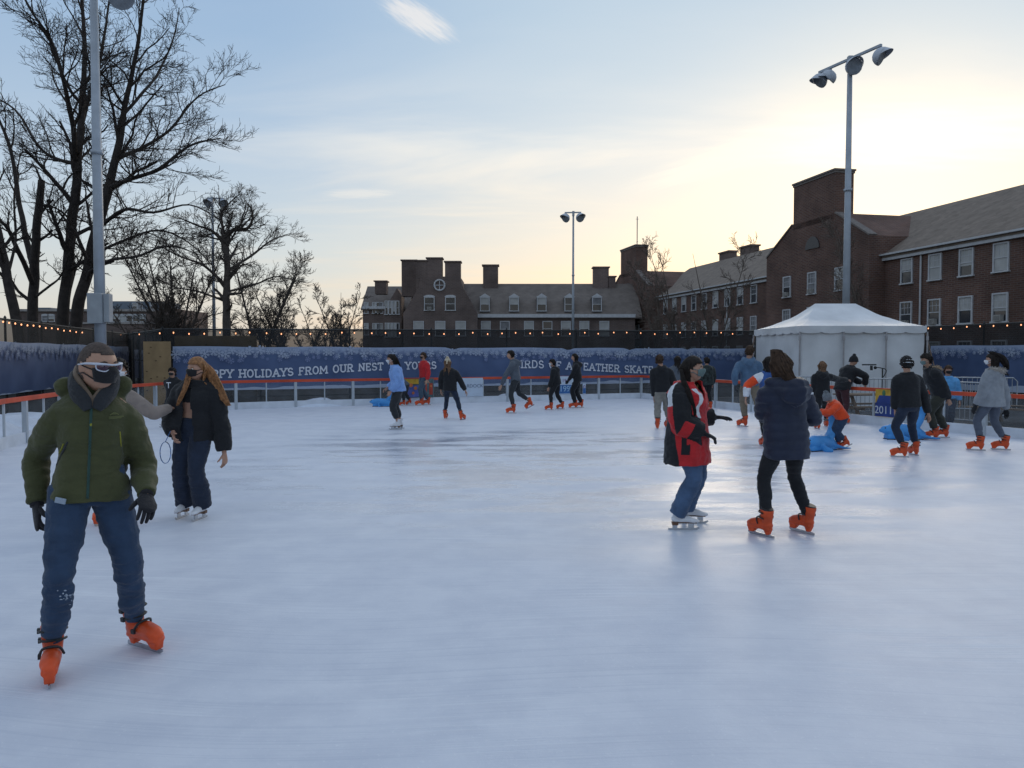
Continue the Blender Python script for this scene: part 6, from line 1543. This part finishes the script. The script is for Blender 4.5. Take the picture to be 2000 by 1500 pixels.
sign(790, 846, .22, .88, 'colourful poster board on the far boards behind the red jacket', mat('poster_teal', (.07, .12, .13), .5, .5, 4), draw=kids_board)
sign(891, 942, .22, .88, 'pale sponsor board with small dark letters beside the cream bobble hat', signw, draw=lambda o, w, h: put(o, 'MARDOCK', .17, w * .56, h * .56, ink, sx_=1.05))
def year_sign(o, w, h):
    blocks(o, [(w / 2, h * .02 + .18, w * .94, .32)], 'blue_field', mat('print_mid_blue', (.035, .12, .32), .5)); put(o, '1992', .30, w / 2, .20, mat('print_pale_cyan', (.33, .52, .70), .5), y=-.016); put(o, '1911', .18, w / 2, h - .17, mat('print_plum', (.16, .05, .20), .5))
sign(1090, 1120, .22, .90, 'white and blue board lettered 1992 between the two skaters in black', signw, draw=year_sign)
sign(1137, 1143, .22, .62, 'narrow blue and white board beside the taller skater in black', signw, draw=lambda o, w, h: (blocks(o, [(w / 2, .12, w * .9, .2)], 'blue_field', MATS['print_mid_blue']), put(o, '0', .2, w / 2, .26, MATS['print_plum'])))
def gift_board(o, w, h):
    blocks(o, [(w * .5, h * .78, w * .98, h * .42)], 'yellow_print', yel); blocks(o, [(w * .5, h * .26, w * .98, h * .5)], 'blue_print', mat('print_deep_blue', (.02, .045, .20), .5, .2, 5))
    k = MB(); k.prism([(w * .06, -.015, h * .48), (w * .94, -.015, h * .48), (w * .78, -.015, h * .78), (w * .22, -.015, h * .78)], (0, -.006, 0)); k.build('gift_print', MATS['print_deep_blue'], o)
    k = MB(); k.ball((w * .45, -.014, h * .86), (.05, .006, .08), 10, 6); k.build('green_print', grn, o); put(o, '2011', .26, w * .46, h * .24, mat('print_pale', (.52, .56, .62), .5), y=-.022)
sign(1714, 1752, .22, .88, 'yellow and deep blue board lettered 2011 by the man in the striped beanie', yel, BR, draw=gift_board)

bar_m = mat('barricade_steel', (.36, .39, .43), .4, .1, 6, metallic=.4)
def barricade(p, yaw, label, L=2.2):
    o = empty('crowd_barricade', (p.x, p.y, -.12), label, 'barricade', 'metal crowd barricades outside the rink', yaw)
    f = MB(); h0, h1 = .20, 1.14; pts = [(-L / 2, 0, h0), (-L / 2, 0, h1 - .1), (-L / 2 + .1, 0, h1), (L / 2 - .1, 0, h1), (L / 2, 0, h1 - .1), (L / 2, 0, h0), (-L / 2, 0, h0)]
    f.tube(pts, .02, 8); f.build('frame', bar_m, o, True)
    n = 17
    for i in range(1, n): k = MB(); x = -L / 2 + L * i / n; k.tube([(x, 0, h0), (x, 0, h1)], .009, 6); k.build('bar', bar_m, o)
    for s in (-1, 1): k = MB(); k.box((s * L * .36, 0, .015), (.06, .6, .02)); k.bar((s * L * .36, 0, .02), (s * L * .36, 0, h0), .035, .035); k.build('foot', bar_m, o)
    return o
def xy(px, Y): p = at(px, 700, Y); return V((p.x, Y))
barricade(xy(1738, 22.5), R(3), 'metal crowd barricade in front of the tent wall beside the bobble hat'); barricade(xy(1596, 24.5), R(-4), 'metal crowd barricade at the tent entrance behind the light brown hair')
barricade(xy(1862, 19.8), R(-62), 'metal crowd barricade close behind the barrier by the fur hood'); barricade(xy(1905, 23.5), R(-20), 'metal crowd barricade before the blue banner beyond the grey coat')
wood = mat('bench_wood', (.16, .11, .07), .8, .3, 4)
def bench(p, yaw, label):
    o = empty('picnic_table', (p.x, p.y, -.12), label, 'picnic table', 'picnic tables outside the barrier', yaw)
    k = MB()
    for i in range(4): k.box((0, -.27 + .18 * i, .74), (1.8, .16, .04))
    k.build('table_top', wood, o)
    for s in (-1, 1): k = MB(); k.box((0, s * .66, .44), (1.8, .24, .04)); k.build('bench_seat', wood, o)
    for s in (-1, 1):
        k = MB(); k.bar((s * .65, -.6, 0), (s * .65, -.15, .72), .05, .09); k.bar((s * .65, .6, 0), (s * .65, .15, .72), .05, .09); k.bar((s * .65, -.72, .40), (s * .65, .72, .40), .05, .09); k.build('leg_frame', wood, o)
    return o
bench(xy(1700, 21.5), R(10), 'wooden picnic table behind the barrier in front of the tent'); bench(xy(1985, 20.5), R(-60), 'wooden picnic table outside the barrier beyond the grey coat')
# heater and camera arm on a stand against the tent
o = empty('lamp_stand', V((xy(1724, 24.0).x, 24.0, -.12)), 'thin stand with a bent arm and small black spotlight in front of the tent wall', 'lamp stand')
zz = at(1724, 720, 24).z + .12; k = MB(); k.tube([(0, 0, 0), (0, 0, zz)], .02, 8); k.build('stand', dark_metal, o)
k = MB(); k.tube(smooth_path([(.0, 0, zz - .3), (.12, 0, zz - .05), (-.10, 0, zz + .03), (-.22, 0, zz + .03)], [.014] * 4, 4)[0], .014, 6); k.ball((-.22, 0, zz + .03), .05, 10, 6); k.build('arm', dark_metal, o, True)
k = MB(); k.box((-.42, -.02, zz + .12), (.42, .05, .04)); k.box((-.35, -.02, zz + .02), (.06, .06, .14)); k.build('spotlight', dark_metal, o)
# ------------------------------------------------------------------ render settings
scene.render.engine = 'CYCLES'
scene.cycles.use_denoising = True
scene.cycles.max_bounces = 6; scene.cycles.transparent_max_bounces = 16
scene.view_settings.view_transform = 'Standard'; scene.view_settings.look = 'None'; scene.view_settings.exposure = 0; scene.view_settings.gamma = 1
